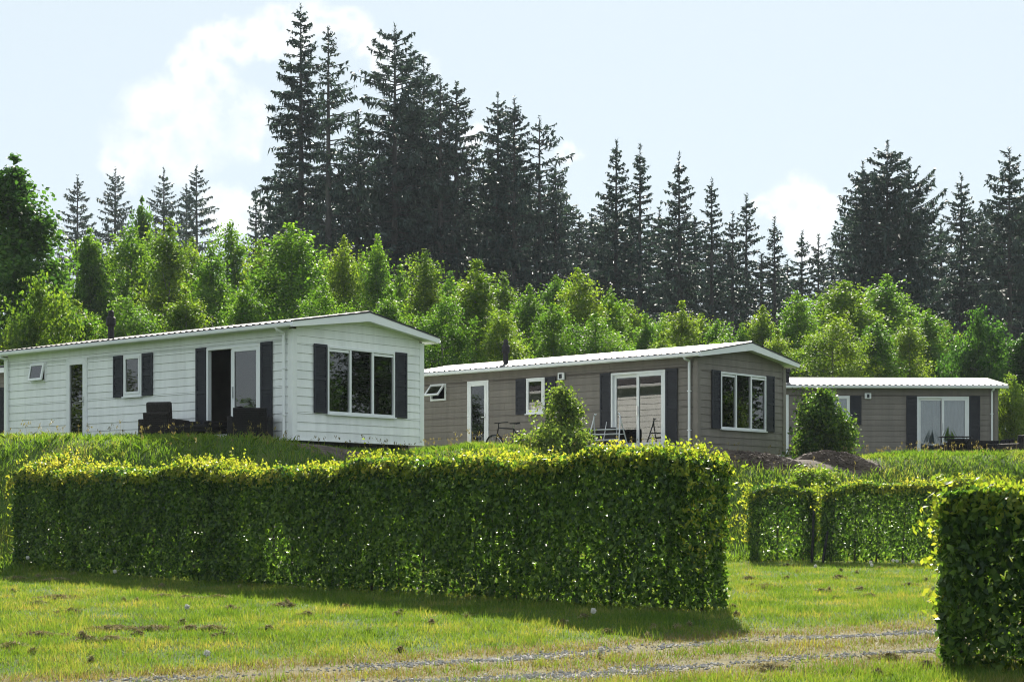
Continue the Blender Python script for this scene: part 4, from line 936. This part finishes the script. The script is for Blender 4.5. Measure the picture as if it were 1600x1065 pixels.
# seeding stalks
n = 700; x = rng.uniform(-15, 20, n); y = crest(x) + rng.uniform(-1.5, 3.0, n); ok = ~in_house(x, y) & (soil_mask(x, y) < .2); x, y = x[ok], y[ok]; n = len(x)
hh = rng.uniform(.22, .42, n); V, k = blades(x, y, hh, np.full(n, .010), rng, .15)
tips = V.reshape(-1, 3, 3)[:, 2]; i = np.repeat(np.arange(n), 5); C = tips[i] + rng.normal(0, .018, (len(i), 3)) - np.array([0, 0, .04])
Q = leaf_quads(C, rng.normal(size=(len(i), 3)), .06, .018, rng, .1, np.tile([0, 0, 1.0], (len(i), 1)))
V4 = np.repeat(V.reshape(-1, 3, 3), [1, 1, 2], axis=1).reshape(-1, 3)
tag(obj('seeding_grass', quadmesh('seeding_grass', np.concatenate([V4, Q])), M['grass_dry']), 'pale seeding grass stalks on the bank', 'grass', kind='stuff')

# gravel in the wheel tracks
n = 14000; P = np.where(rng.uniform(size=n)[:, None] < .5, 0, 1); x = rng.uniform(-5, 6, n)
yy = np.where(P[:, 0] == 0, np.interp(x, STR1[:, 0], STR1[:, 1]), np.interp(x, STR2[:, 0], STR2[:, 1])) + rng.normal(0, .13, n) * (1 + .8 * np.sin(x * 2.3) * np.sin(x * .9 + 1))
keep = rng.uniform(size=n) < np.clip(.6 + .5 * wob(x * 1.3, yy * 1.3), .08, 1); x, yy = x[keep], yy[keep]; n = len(x)
s = rng.uniform(.007, .018, n); z = gz(x, yy) + s * .3
OCT = np.array([(1, 0, 0), (0, 1, 0), (-1, 0, 0), (0, -1, 0), (0, 0, .75), (0, 0, -.75)]); OF = np.array([(0, 1, 4), (1, 2, 4), (2, 3, 4), (3, 0, 4), (1, 0, 5), (2, 1, 5), (3, 2, 5), (0, 3, 5)])
Vv = OCT[None] * (s[:, None, None] * rng.uniform(.6, 1.4, (n, 6, 1))) + np.stack([x, yy, z], -1)[:, None]
V = Vv[:, OF].reshape(-1, 3); tag(obj('gravel', quadmesh('gravel', V, 3), M['gravel']), 'grey gravel stones lying in the two wheel tracks', 'gravel', kind='stuff')

# clumps of dry clippings left by the mower
spots = []
for px, py, w in [(90, 935, 40), (180, 985, 60), (240, 985, 40), (60, 995, 45), (175, 1002, 35), (135, 1002, 30), (20, 1012, 30), (60, 945, 20), (110, 958, 22), (290, 936, 20), (340, 935, 25), (360, 952, 12), (300, 985, 30), (350, 995, 20), (90, 907, 25), (225, 925, 10),
                   (285, 975, 8), (330, 985, 30), (25, 905, 20), (255, 933, 18), (730, 963, 10), (730, 968, 6), (1195, 918, 30), (1230, 905, 10), (1360, 933, 14), (1285, 925, 15), (1345, 922, 10), (1200, 1046, 40), (1390, 1030, 30), (1470, 1048, 8), (1370, 1055, 12), (1230, 885, 10), (1170, 905, 15),
                   (950, 990, 14), (880, 975, 10), (620, 962, 8), (675, 975, 6), (440, 948, 20), (480, 962, 15), (540, 950, 12), (420, 985, 20), (1310, 903, 12), (1420, 915, 14)]:
    spots.append((*hit(px, py), w))
for k in range(70):                                    # thinly strewn bits in mower rows
    yy = rng.uniform(14.5, 32); xx = rng.uniform(-.31, .31) * yy; yy = yy + .3 * math.sin(xx)
    if track_w(xx, yy) > .6 and yy - np.interp(xx, CX, CY) < -6: spots.append((xx, yy, float(rng.uniform(3, 8) * 20 / yy)))
Q = []
for cx, cy, w in spots:
    r = w / FPX * cy; m = int(70 + 1300 * r); a = rng.uniform(0, 6.28, m); q = np.sqrt(rng.uniform(0, 1, m)) * (.7 + .5 * np.sin(a * 3 + cx * 9))
    X = cx + np.cos(a) * q * r; Yy = cy + np.sin(a) * q * max(r * .55, .05); Zz = gz(X, Yy) + rng.uniform(.0, 1, m) * (.028 + .032 * (1 - np.clip(q, 0, 1)))
    T = rng.normal(size=(m, 3)); T[:, 2] *= .35; Nn = rng.normal(size=(m, 3)); Nn[:, 2] += .6
    Q.append(leaf_quads(np.stack([X, Yy, Zz], -1), Nn, rng.uniform(.03, .09, m), rng.uniform(.006, .016, m), rng, .1, T))
tag(obj('grass_clippings', quadmesh('grass_clippings', np.concatenate(Q)), M['clod']), 'clumps of dry grass clippings left lying on the lawn', 'clippings', kind='stuff')

# soil mounds dug out beside the middle chalet
def mound(cx, cy, a, b, hgt, label, seed):
    r = np.random.default_rng(seed); n, m = 26, 64; V = []; F = []
    for j in range(n + 1):
        q = j / n
        for k in range(m):
            t = 2 * math.pi * k / m; rad = q * (1 + .18 * math.sin(2 * t + seed) + .10 * math.sin(5 * t + seed * 2))
            x, y = cx + a * rad * math.cos(t), cy + b * rad * math.sin(t)
            z = hgt * (1 - q ** 2) ** 1.2 + .05 * float(wob(x * 5, y * 5)) * (1 - q) + (r.uniform(-.03, .03) + .025 * float(wob(x * 13, y * 13))) * (q < 1) - .10 * q ** 6
            V.append((x - cx, y - cy, float(gz(x, y)) - float(gz(cx, cy)) + z))
    for j in range(n):
        for k in range(m): F.append((j * m + k, (j + 1) * m + k, (j + 1) * m + (k + 1) % m, j * m + (k + 1) % m))
    o = obj('soil_mound', newmesh('soil_mound', V, F), M['soil'], loc=(cx, cy, float(gz(cx, cy)))); tag(o, label, 'soil mound', 'soil mounds')
    m = 900; t = r.uniform(0, 6.28, m); q = np.sqrt(r.uniform(0, 1.1, m)); x = cx + a * q * np.cos(t); y = cy + b * q * np.sin(t); s = r.uniform(.012, .05, m) * r.uniform(.4, 1, m)      # clods
    z = np.maximum(hgt * np.clip(1 - q ** 2, 0, 1) ** 1.2 - .10 * q ** 6, -.02) + gz(x, y) - float(gz(cx, cy)) + s * .4
    Vc = OCT[None] * (s[:, None, None] * r.uniform(.6, 1.4, (m, 6, 1))) + np.stack([x - cx, y - cy, z], -1)[:, None]
    c = obj('clods', quadmesh('clods', Vc[:, OF].reshape(-1, 3), 3), M['soil'], o); c['kind'] = 'stuff'
mound(5.6, 39.6, 1.4, .8, .13, 'broad heap of bare brown soil below the middle chalet gable', 1)
mound(7.95, 41.0, 1.05, .7, .22, 'heap of bare soil at the foot of the rounded clipped shrub', 2)

# thin stakes between the hedges
for px, y, h, dx, lab in ((1268, 33.6, 1.02, .05, 'thin dark stake nearly upright in the gap between the back hedges'), (1284, 33.3, .62, .12, 'short leaning stake beside the dark back hedge')):
    X = at_px(px, y); s = MB(); s.tube([(0, 0, -.1), (dx * .5, 0, h * .5), (dx, .03, h)], [.03, .027, .024], 7); s.tube([(dx, .03, h), (dx, .03, h + .03)], [.024, .012], 7)
    tag(s.build('stake', M['black'], loc=(X, y, float(gz(X, y)))), lab, 'stake', 'stakes')

# dandelion clocks
def dandelion(px, py, h, label):
    x, y = hit(px, py); root = empty('dandelion', (x, y, float(gz(x, y)))); tag(root, label, 'dandelion', 'dandelion clocks')
    r = np.random.default_rng(int(px)); dx, dy = r.uniform(-.05, .05, 2)
    MB().tube([(0, 0, -.01), (dx * .4, dy * .4, h * .5), (dx, dy, h)], [.005, .004, .004], 5).build('stem', M['grass_tall'], root)
    m = 260; d = unit(r.normal(size=(m, 3))); C = np.array([dx, dy, h]) + d * .030 * r.uniform(.5, 1, (m, 1))
    o = obj('seed_head', quadmesh('seed_head', leaf_quads(C, r.normal(size=(m, 3)), .018, .010, r, 0, d)), M['seed'], root)
for px, py, h, lab in [(43, 899, .30, 'tall dandelion clock at the left end of the long hedge'), (184, 906, .14, 'white dandelion clock in the hedge shadow left of centre'), (287, 957, .07, 'low dandelion clock among the clippings on the left lawn'),
                       (316, 1028, .05, 'small dandelion clock beside the left wheel track'), (930, 975, .14, 'leaning dandelion clock at the edge of the hedge shadow'), (1358, 888, .12, 'dandelion clock leftmost before the dark back hedge'), (1365, 890, .09, 'dandelion clock just right of the leftmost before the back hedge'),
                       (1393, 887, .14, 'tallest dandelion clock before the dark back hedge'), (1404, 886, .12, 'dandelion clock right of the tallest before the back hedge'), (1430, 888, .13, 'rightmost dandelion clock before the dark back hedge'), (1277, 893, .10, 'dandelion clock below the thin stakes'),
                       (932, 1027, .07, 'dandelion clock between the two wheel tracks'), (965, 1056, .05, 'dandelion clock at the lower edge of the gravel track')]:
    dandelion(px, py, h, lab)

# ------------------------------------------------------------------ garden furniture
def cushion(mb, x0, x1, y0, y1, z0, z1): mb.box(x0, x1, y0, y1, z0, z1)
def wicker_seat(name, label, cat, loc, rz, width, mat, backh=.72, cush=True, tall=0.0, group='wicker lounge furniture'):
    root = empty(name, loc, rz); tag(root, label, cat, group)          # faces local +y
    w = width / 2
    b = MB(); b.box(-w, w, -.38, .38, .06, .30); b.build('base', mat, root, bevel=.02)
    a = MB(); V = [(-w, -.40, .06), (w, -.40, .06), (w, -.26, .06), (-w, -.26, .06), (-w, -.48, backh), (w, -.48, backh), (w, -.38, backh), (-w, -.38, backh)]
    a.add(V, [(3, 2, 1, 0), (4, 5, 6, 7), (0, 1, 5, 4), (2, 3, 7, 6), (1, 2, 6, 5), (3, 0, 4, 7)]); bo = a.build('backrest', mat, root, bevel=.02)
    st = MB()
    for z in np.arange(.10, backh - .03, .045): st.box(-w + .03, w - .03, -.415 - .08 * z / backh - .022, -.40 - .08 * z / backh, z, z + .022)
    st.build('weave_strand', mat, bo)
    for s in (-1, 1):
        m = MB(); x0, x1 = sorted((s * w, s * (w + .13))); m.box(x0, x1, -.44, .40, .05, .56); m.build('armrest', mat, root, bevel=.025)
    for sx in (-1, 1):
        for sy in (-.36, .36): m = MB(); m.tube([(sx * (w + .05), sy, -.03), (sx * (w + .05), sy, .07)], .025, 8); m.build('leg', M['black'], root)
    if cush:
        n = max(1, round(width / .65))
        for k in range(n):
            c = MB(); c.box(-w + k * width / n + .01, -w + (k + 1) * width / n - .01, -.26, .37, .302, .42); c.build('seat_cushion', M['cushion'], root, bevel=.04)
            c = MB(); zt = backh + tall; c.obox((-w + (k + .5) * width / n, -.275, .42 + (zt - .42) / 2), (width / n / 2 - .015, 0, 0), (0, .06, .012), (0, -.03, (zt - .42) / 2)); c.build('back_cushion', M['cushion'] if tall == 0 else M['brownw'], root, bevel=.04)
    return root
def low_table(name, label, loc, rz, lx, ly, h, mat):
    root = empty(name, loc, rz); tag(root, label, 'table', 'garden tables')
    t = MB(); t.box(-lx / 2, lx / 2, -ly / 2, ly / 2, h - .06, h); t.build('table_top', mat, root, bevel=.01)
    f = MB(); f.box(-lx / 2 + .05, lx / 2 - .05, -ly / 2 + .05, ly / 2 - .05, h - .13, h - .062); f.build('apron', mat, root)
    for sx in (-1, 1):
        for sy in (-1, 1):
            l = MB(); l.box(sx * (lx / 2 - .04) - .035, sx * (lx / 2 - .04) + .035, sy * (ly / 2 - .04) - .035, sy * (ly / 2 - .04) + .035, -.03, h - .061); l.build('leg', mat, root)
    return root
def on(px, y): x = at_px(px, y); return (x, y, float(gz(x, y)))
HY = math.pi / 2 - .69                                     # heading of the white chalet
def wl(u, out, X=-4.713, Y=36.166, yaw=.69):               # spot at u along the long wall, out metres before it
    x = X - math.cos(yaw) * u - math.sin(yaw) * out; y = Y + math.sin(yaw) * u - math.cos(yaw) * out
    return (x, y, float(gz(x, y)))
wicker_seat('armchair', 'black wicker armchair with a raised cushion, its back to the camera', 'armchair', on(257, 37.5), R(-12), .62, M['brownw'], backh=.70, tall=.24)
wicker_seat('armchair', 'black wicker armchair half hidden behind the one with the raised cushion', 'armchair', on(283, 38.1), R(-75), .60, M['wicker'], backh=.72)
wicker_seat('sofa', 'black wicker loveseat below the open patio door, rightmost of the lounge set', 'sofa', on(391, 36.5), R(8), .72, M['wicker'], backh=.74)
low_table('table', 'black low lounge table between the wicker armchair and sofa', on(318, 36.9), HY, .75, 1.15, .40, M['wicker'])
wicker_seat('stool', 'low black wicker bench seat behind the lounge table', 'bench', on(318, 38.3), HY + R(90), .9, M['wicker'], backh=.55)
# objects at the far chalet
wicker_seat('armchair', 'dark wicker armchair standing before the far chalet patio door', 'armchair', on(1496, 55.6), R(0), .85, M['wicker'], backh=.74)
low_table('table', 'dark garden table right of the far patio door', on(1532, 55.2), 0, 1.0, .7, .66, M['wicker'])
wicker_seat('armchair', 'dark wicker armchair right of the far garden table', 'armchair', on(1556, 55.0), R(90), .7, M['wicker'], backh=.72)
wicker_seat('sofa', 'high-backed wicker sofa end at the right edge, beyond the far table', 'sofa', on(1583, 54.6), R(60), .8, M['brownw'], backh=.84)
def slat_top():
    root = empty('folding_table', on(1494, 54.7), 0); tag(root, 'slatted folding side table before the far patio door', 'table', 'garden tables')
    for k in range(6): m = MB(); y = -.25 + k * .1; m.box(-.5, .5, y, y + .075, .78, .80); m.build('slat', M['brownw'], root)
    for s in (-1, 1): m = MB(); m.tube([(s * .42, -.25, -.03), (s * .42, .28, .785)], .014, 6); m.tube([(s * .40, .28, -.03), (s * .40, -.25, .785)], .014, 6); m.build('leg', M['black'], root)
slat_top()
def potplant(px, y, label, seed):
    r = np.random.default_rng(seed); root = empty('potted_plant', on(px, y)); tag(root, label, 'plant')
    m = MB(); m.tube([(0, 0, .0), (0, 0, .62), (0, 0, .66)], [.13, .19, .20], 14); m.build('pot', M['wicker'], root)
    V = []
    for k in range(26):
        a = r.uniform(0, 6.28); l = r.uniform(.25, .6); c = np.array([math.cos(a) * l * .35, math.sin(a) * l * .35, .66 + l * .55])
        V.append(leaf_quads(c[None], np.array([[math.cos(a), math.sin(a), .5]]), l, .06, r, .1, np.array([[math.cos(a) * .5, math.sin(a) * .5, 1.0]])))
    o = obj('leaves', quadmesh('leaves', np.concatenate(V)), M['maple'], root); o['kind'] = 'stuff'
potplant(1484, 56.7, 'potted plant with long leaves beside the far patio door', 7)

# folding metal drying rack before the middle patio door
def drying_rack():
    x, y, z = wl(1.95, 1.25, 4.738, 43.049, .725); root = empty('drying_rack', (x, y, z), math.pi / 2 - .725 - R(90) + R(8)); tag(root, 'silver metal folding rack with cross bars before the middle patio door', 'rack')
    M_ = M['pale_metal']
    for s in (-1, 1):
        for q in (-1, 1):
            m = MB(); m.tube([(s * .52, q * .34, -.03), (s * .40, q * .02, .95), (s * .38, q * .0, 1.08), (s * .34, -q * .04, 1.13)], .017, 6); m.build('leg', M_, root)
    for q in (-1, 1):
        for k, zz in enumerate((.15, .30, .45, .60, .72)):
            f = 1 - zz / .97; m = MB(); wd = .50 - .11 * zz; m.tube([(-wd, q * .34 * f, zz), (wd, q * .34 * f, zz)], .012, 5); m.build('bar', M_, root)
    m = MB(); m.tube([(0, -.30, .05), (0, -.02, .92)], .009, 5); m.build('brace', M_, root)
drying_rack()
def garden_box():
    x, y, z = wl(2.9, .8, 4.738, 43.049, .725); root = empty('bench', (x, y, z), math.pi / 2 - .725); tag(root, 'dark low garden bench behind the metal rack at the middle chalet', 'bench')
    MB().box(-.25, .25, -.7, .7, .36, .42).build('seat', M['wicker'], root, bevel=.01); MB().box(.20, .26, -.7, .7, .42, .80).build('backrest', M['wicker'], root, bevel=.01)
    for sx in (-.2, .2):
        for sy in (-.6, .6): MB().box(sx - .03, sx + .03, sy - .03, sy + .03, -.03, .36).build('leg', M['wicker'], root)
garden_box()

# white globe lamp on the sill inside the middle gable window
def globe_lamp():
    a = .725; lx, ly = 1.47, .075; x = 4.738 + math.sin(a) * lx - math.cos(a) * ly; y = 43.049 + math.cos(a) * lx + math.sin(a) * ly; z = EYE + 1.582 + .60
    root = empty('globe_lamp', (x, y, z)); tag(root, 'small white globe lamp inside the middle chalet gable window', 'lamp')
    m = MB(); m.tube([(0, 0, 0), (0, 0, .02), (0, 0, .03), (0, 0, .29)], [.05, .05, .012, .012], 10); m.build('lamp_stand', M['steel'], root)
    n = 10; g = MB(); g.tube([(0, 0, .28 + .075 - .075 * math.cos(math.pi * k / n)) for k in range(n + 1)], [max(.004, .075 * math.sin(math.pi * k / n)) for k in range(n + 1)], 14); g.build('globe', M['white'], root, smooth=True)
globe_lamp()
# bicycle leaning against the middle chalet
def bicycle():
    x, y, z = wl(5.75, .75, 4.738, 43.049, .725); z += .05
    root = empty('bicycle', (x, y, z), math.pi / 2 - .725 + R(90)); tag(root, 'dark bicycle leaning against the middle chalet wall behind the shrub', 'bicycle'); root.rotation_euler[0] = R(-6)
    # local x: forward (towards the near corner is -y of the chalet), z up
    def wheel(cx):
        t = MB(); n = 28; pts = [(cx + .33 * math.cos(2 * math.pi * k / n), 0, .34 + .33 * math.sin(2 * math.pi * k / n)) for k in range(n + 1)]; t.tube(pts, .021, 6, False); w = t.build('wheel', M['rubber'], root)
        r = MB(); pts = [(cx + .30 * math.cos(2 * math.pi * k / n), 0, .34 + .30 * math.sin(2 * math.pi * k / n)) for k in range(n + 1)]; r.tube(pts, .010, 5, False); r.build('rim', M['steel'], w)
        s = MB()
        for k in range(14): a = 2 * math.pi * k / 14; s.tube([(cx, .0, .34), (cx + .30 * math.cos(a), 0, .34 + .30 * math.sin(a))], .0022, 3, False)
        s.tube([(cx, -.05, .34), (cx, .05, .34)], .02, 8); s.build('spokes', M['steel'], w)
    wheel(-.53); wheel(.53)
    f = MB(); bb, st, ht, hb, ra, fa = (-.08, 0, .30), (-.22, 0, .82), (.34, 0, .86), (.39, 0, .70), (-.53, 0, .34), (.53, 0, .34)
    for a, b in ((bb, st), (st, ht), (bb, hb), (bb, ra), (st, ra), (ht, hb), (hb, fa)): f.tube([a, b], .017, 7)
    f.build('frame', M['black'], root)
    sd = MB(); sd.tube([(-.22, 0, .82), (-.25, 0, .93)], .013, 6); so = sd.build('seat_post', M['steel'], root)
    sd = MB(); sd.add([(-.40, -.09, .94), (-.40, .09, .94), (-.22, .05, .95), (-.10, .02, .95), (-.10, -.02, .95), (-.22, -.05, .95), (-.40, -.08, .985), (-.40, .08, .985), (-.22, .045, .985), (-.10, .018, .98), (-.10, -.018, .98), (-.22, -.045, .985)],
                      [(0, 1, 2, 3, 4, 5)[::-1], (6, 7, 8, 9, 10, 11), (0, 1, 7, 6), (1, 2, 8, 7), (2, 3, 9, 8), (3, 4, 10, 9), (4, 5, 11, 10), (5, 0, 6, 11)]); sd.build('saddle', M['rubber'], root)
    h = MB(); h.tube([(.34, 0, .86), (.32, 0, .98)], .013, 6); h.tube([(.22, -.29, 1.0), (.31, -.12, 1.0), (.33, 0, .99), (.31, .12, 1.0), (.22, .29, 1.0)], .012, 6); h.build('handlebar', M['black'], root)
    c = MB(); c.tube([(-.08, -.04, .30), (-.08, .04, .30)], .08, 14); c.tube([(-.08, .06, .30), (.03, .08, .18)], .012, 5); c.tube([(-.08, -.06, .30), (-.19, -.08, .42)], .012, 5); c.build('crank', M['steel'], root)
bicycle()

# ------------------------------------------------------------------ thin summer haze over the whole place
def haze():
    m, nt, N, L = mat_nodes('summer_haze'); out = N('ShaderNodeOutputMaterial'); v = N('ShaderNodeVolumePrincipled')
    v.inputs['Color'].default_value = (.82, .90, 1, 1); v.inputs['Density'].default_value = .0002; L(v.outputs[0], out.inputs['Volume'])
    o = MB().box(-330, 330, -330, 660, -14, 48).build('haze', m); o['kind'] = 'stuff'
haze()
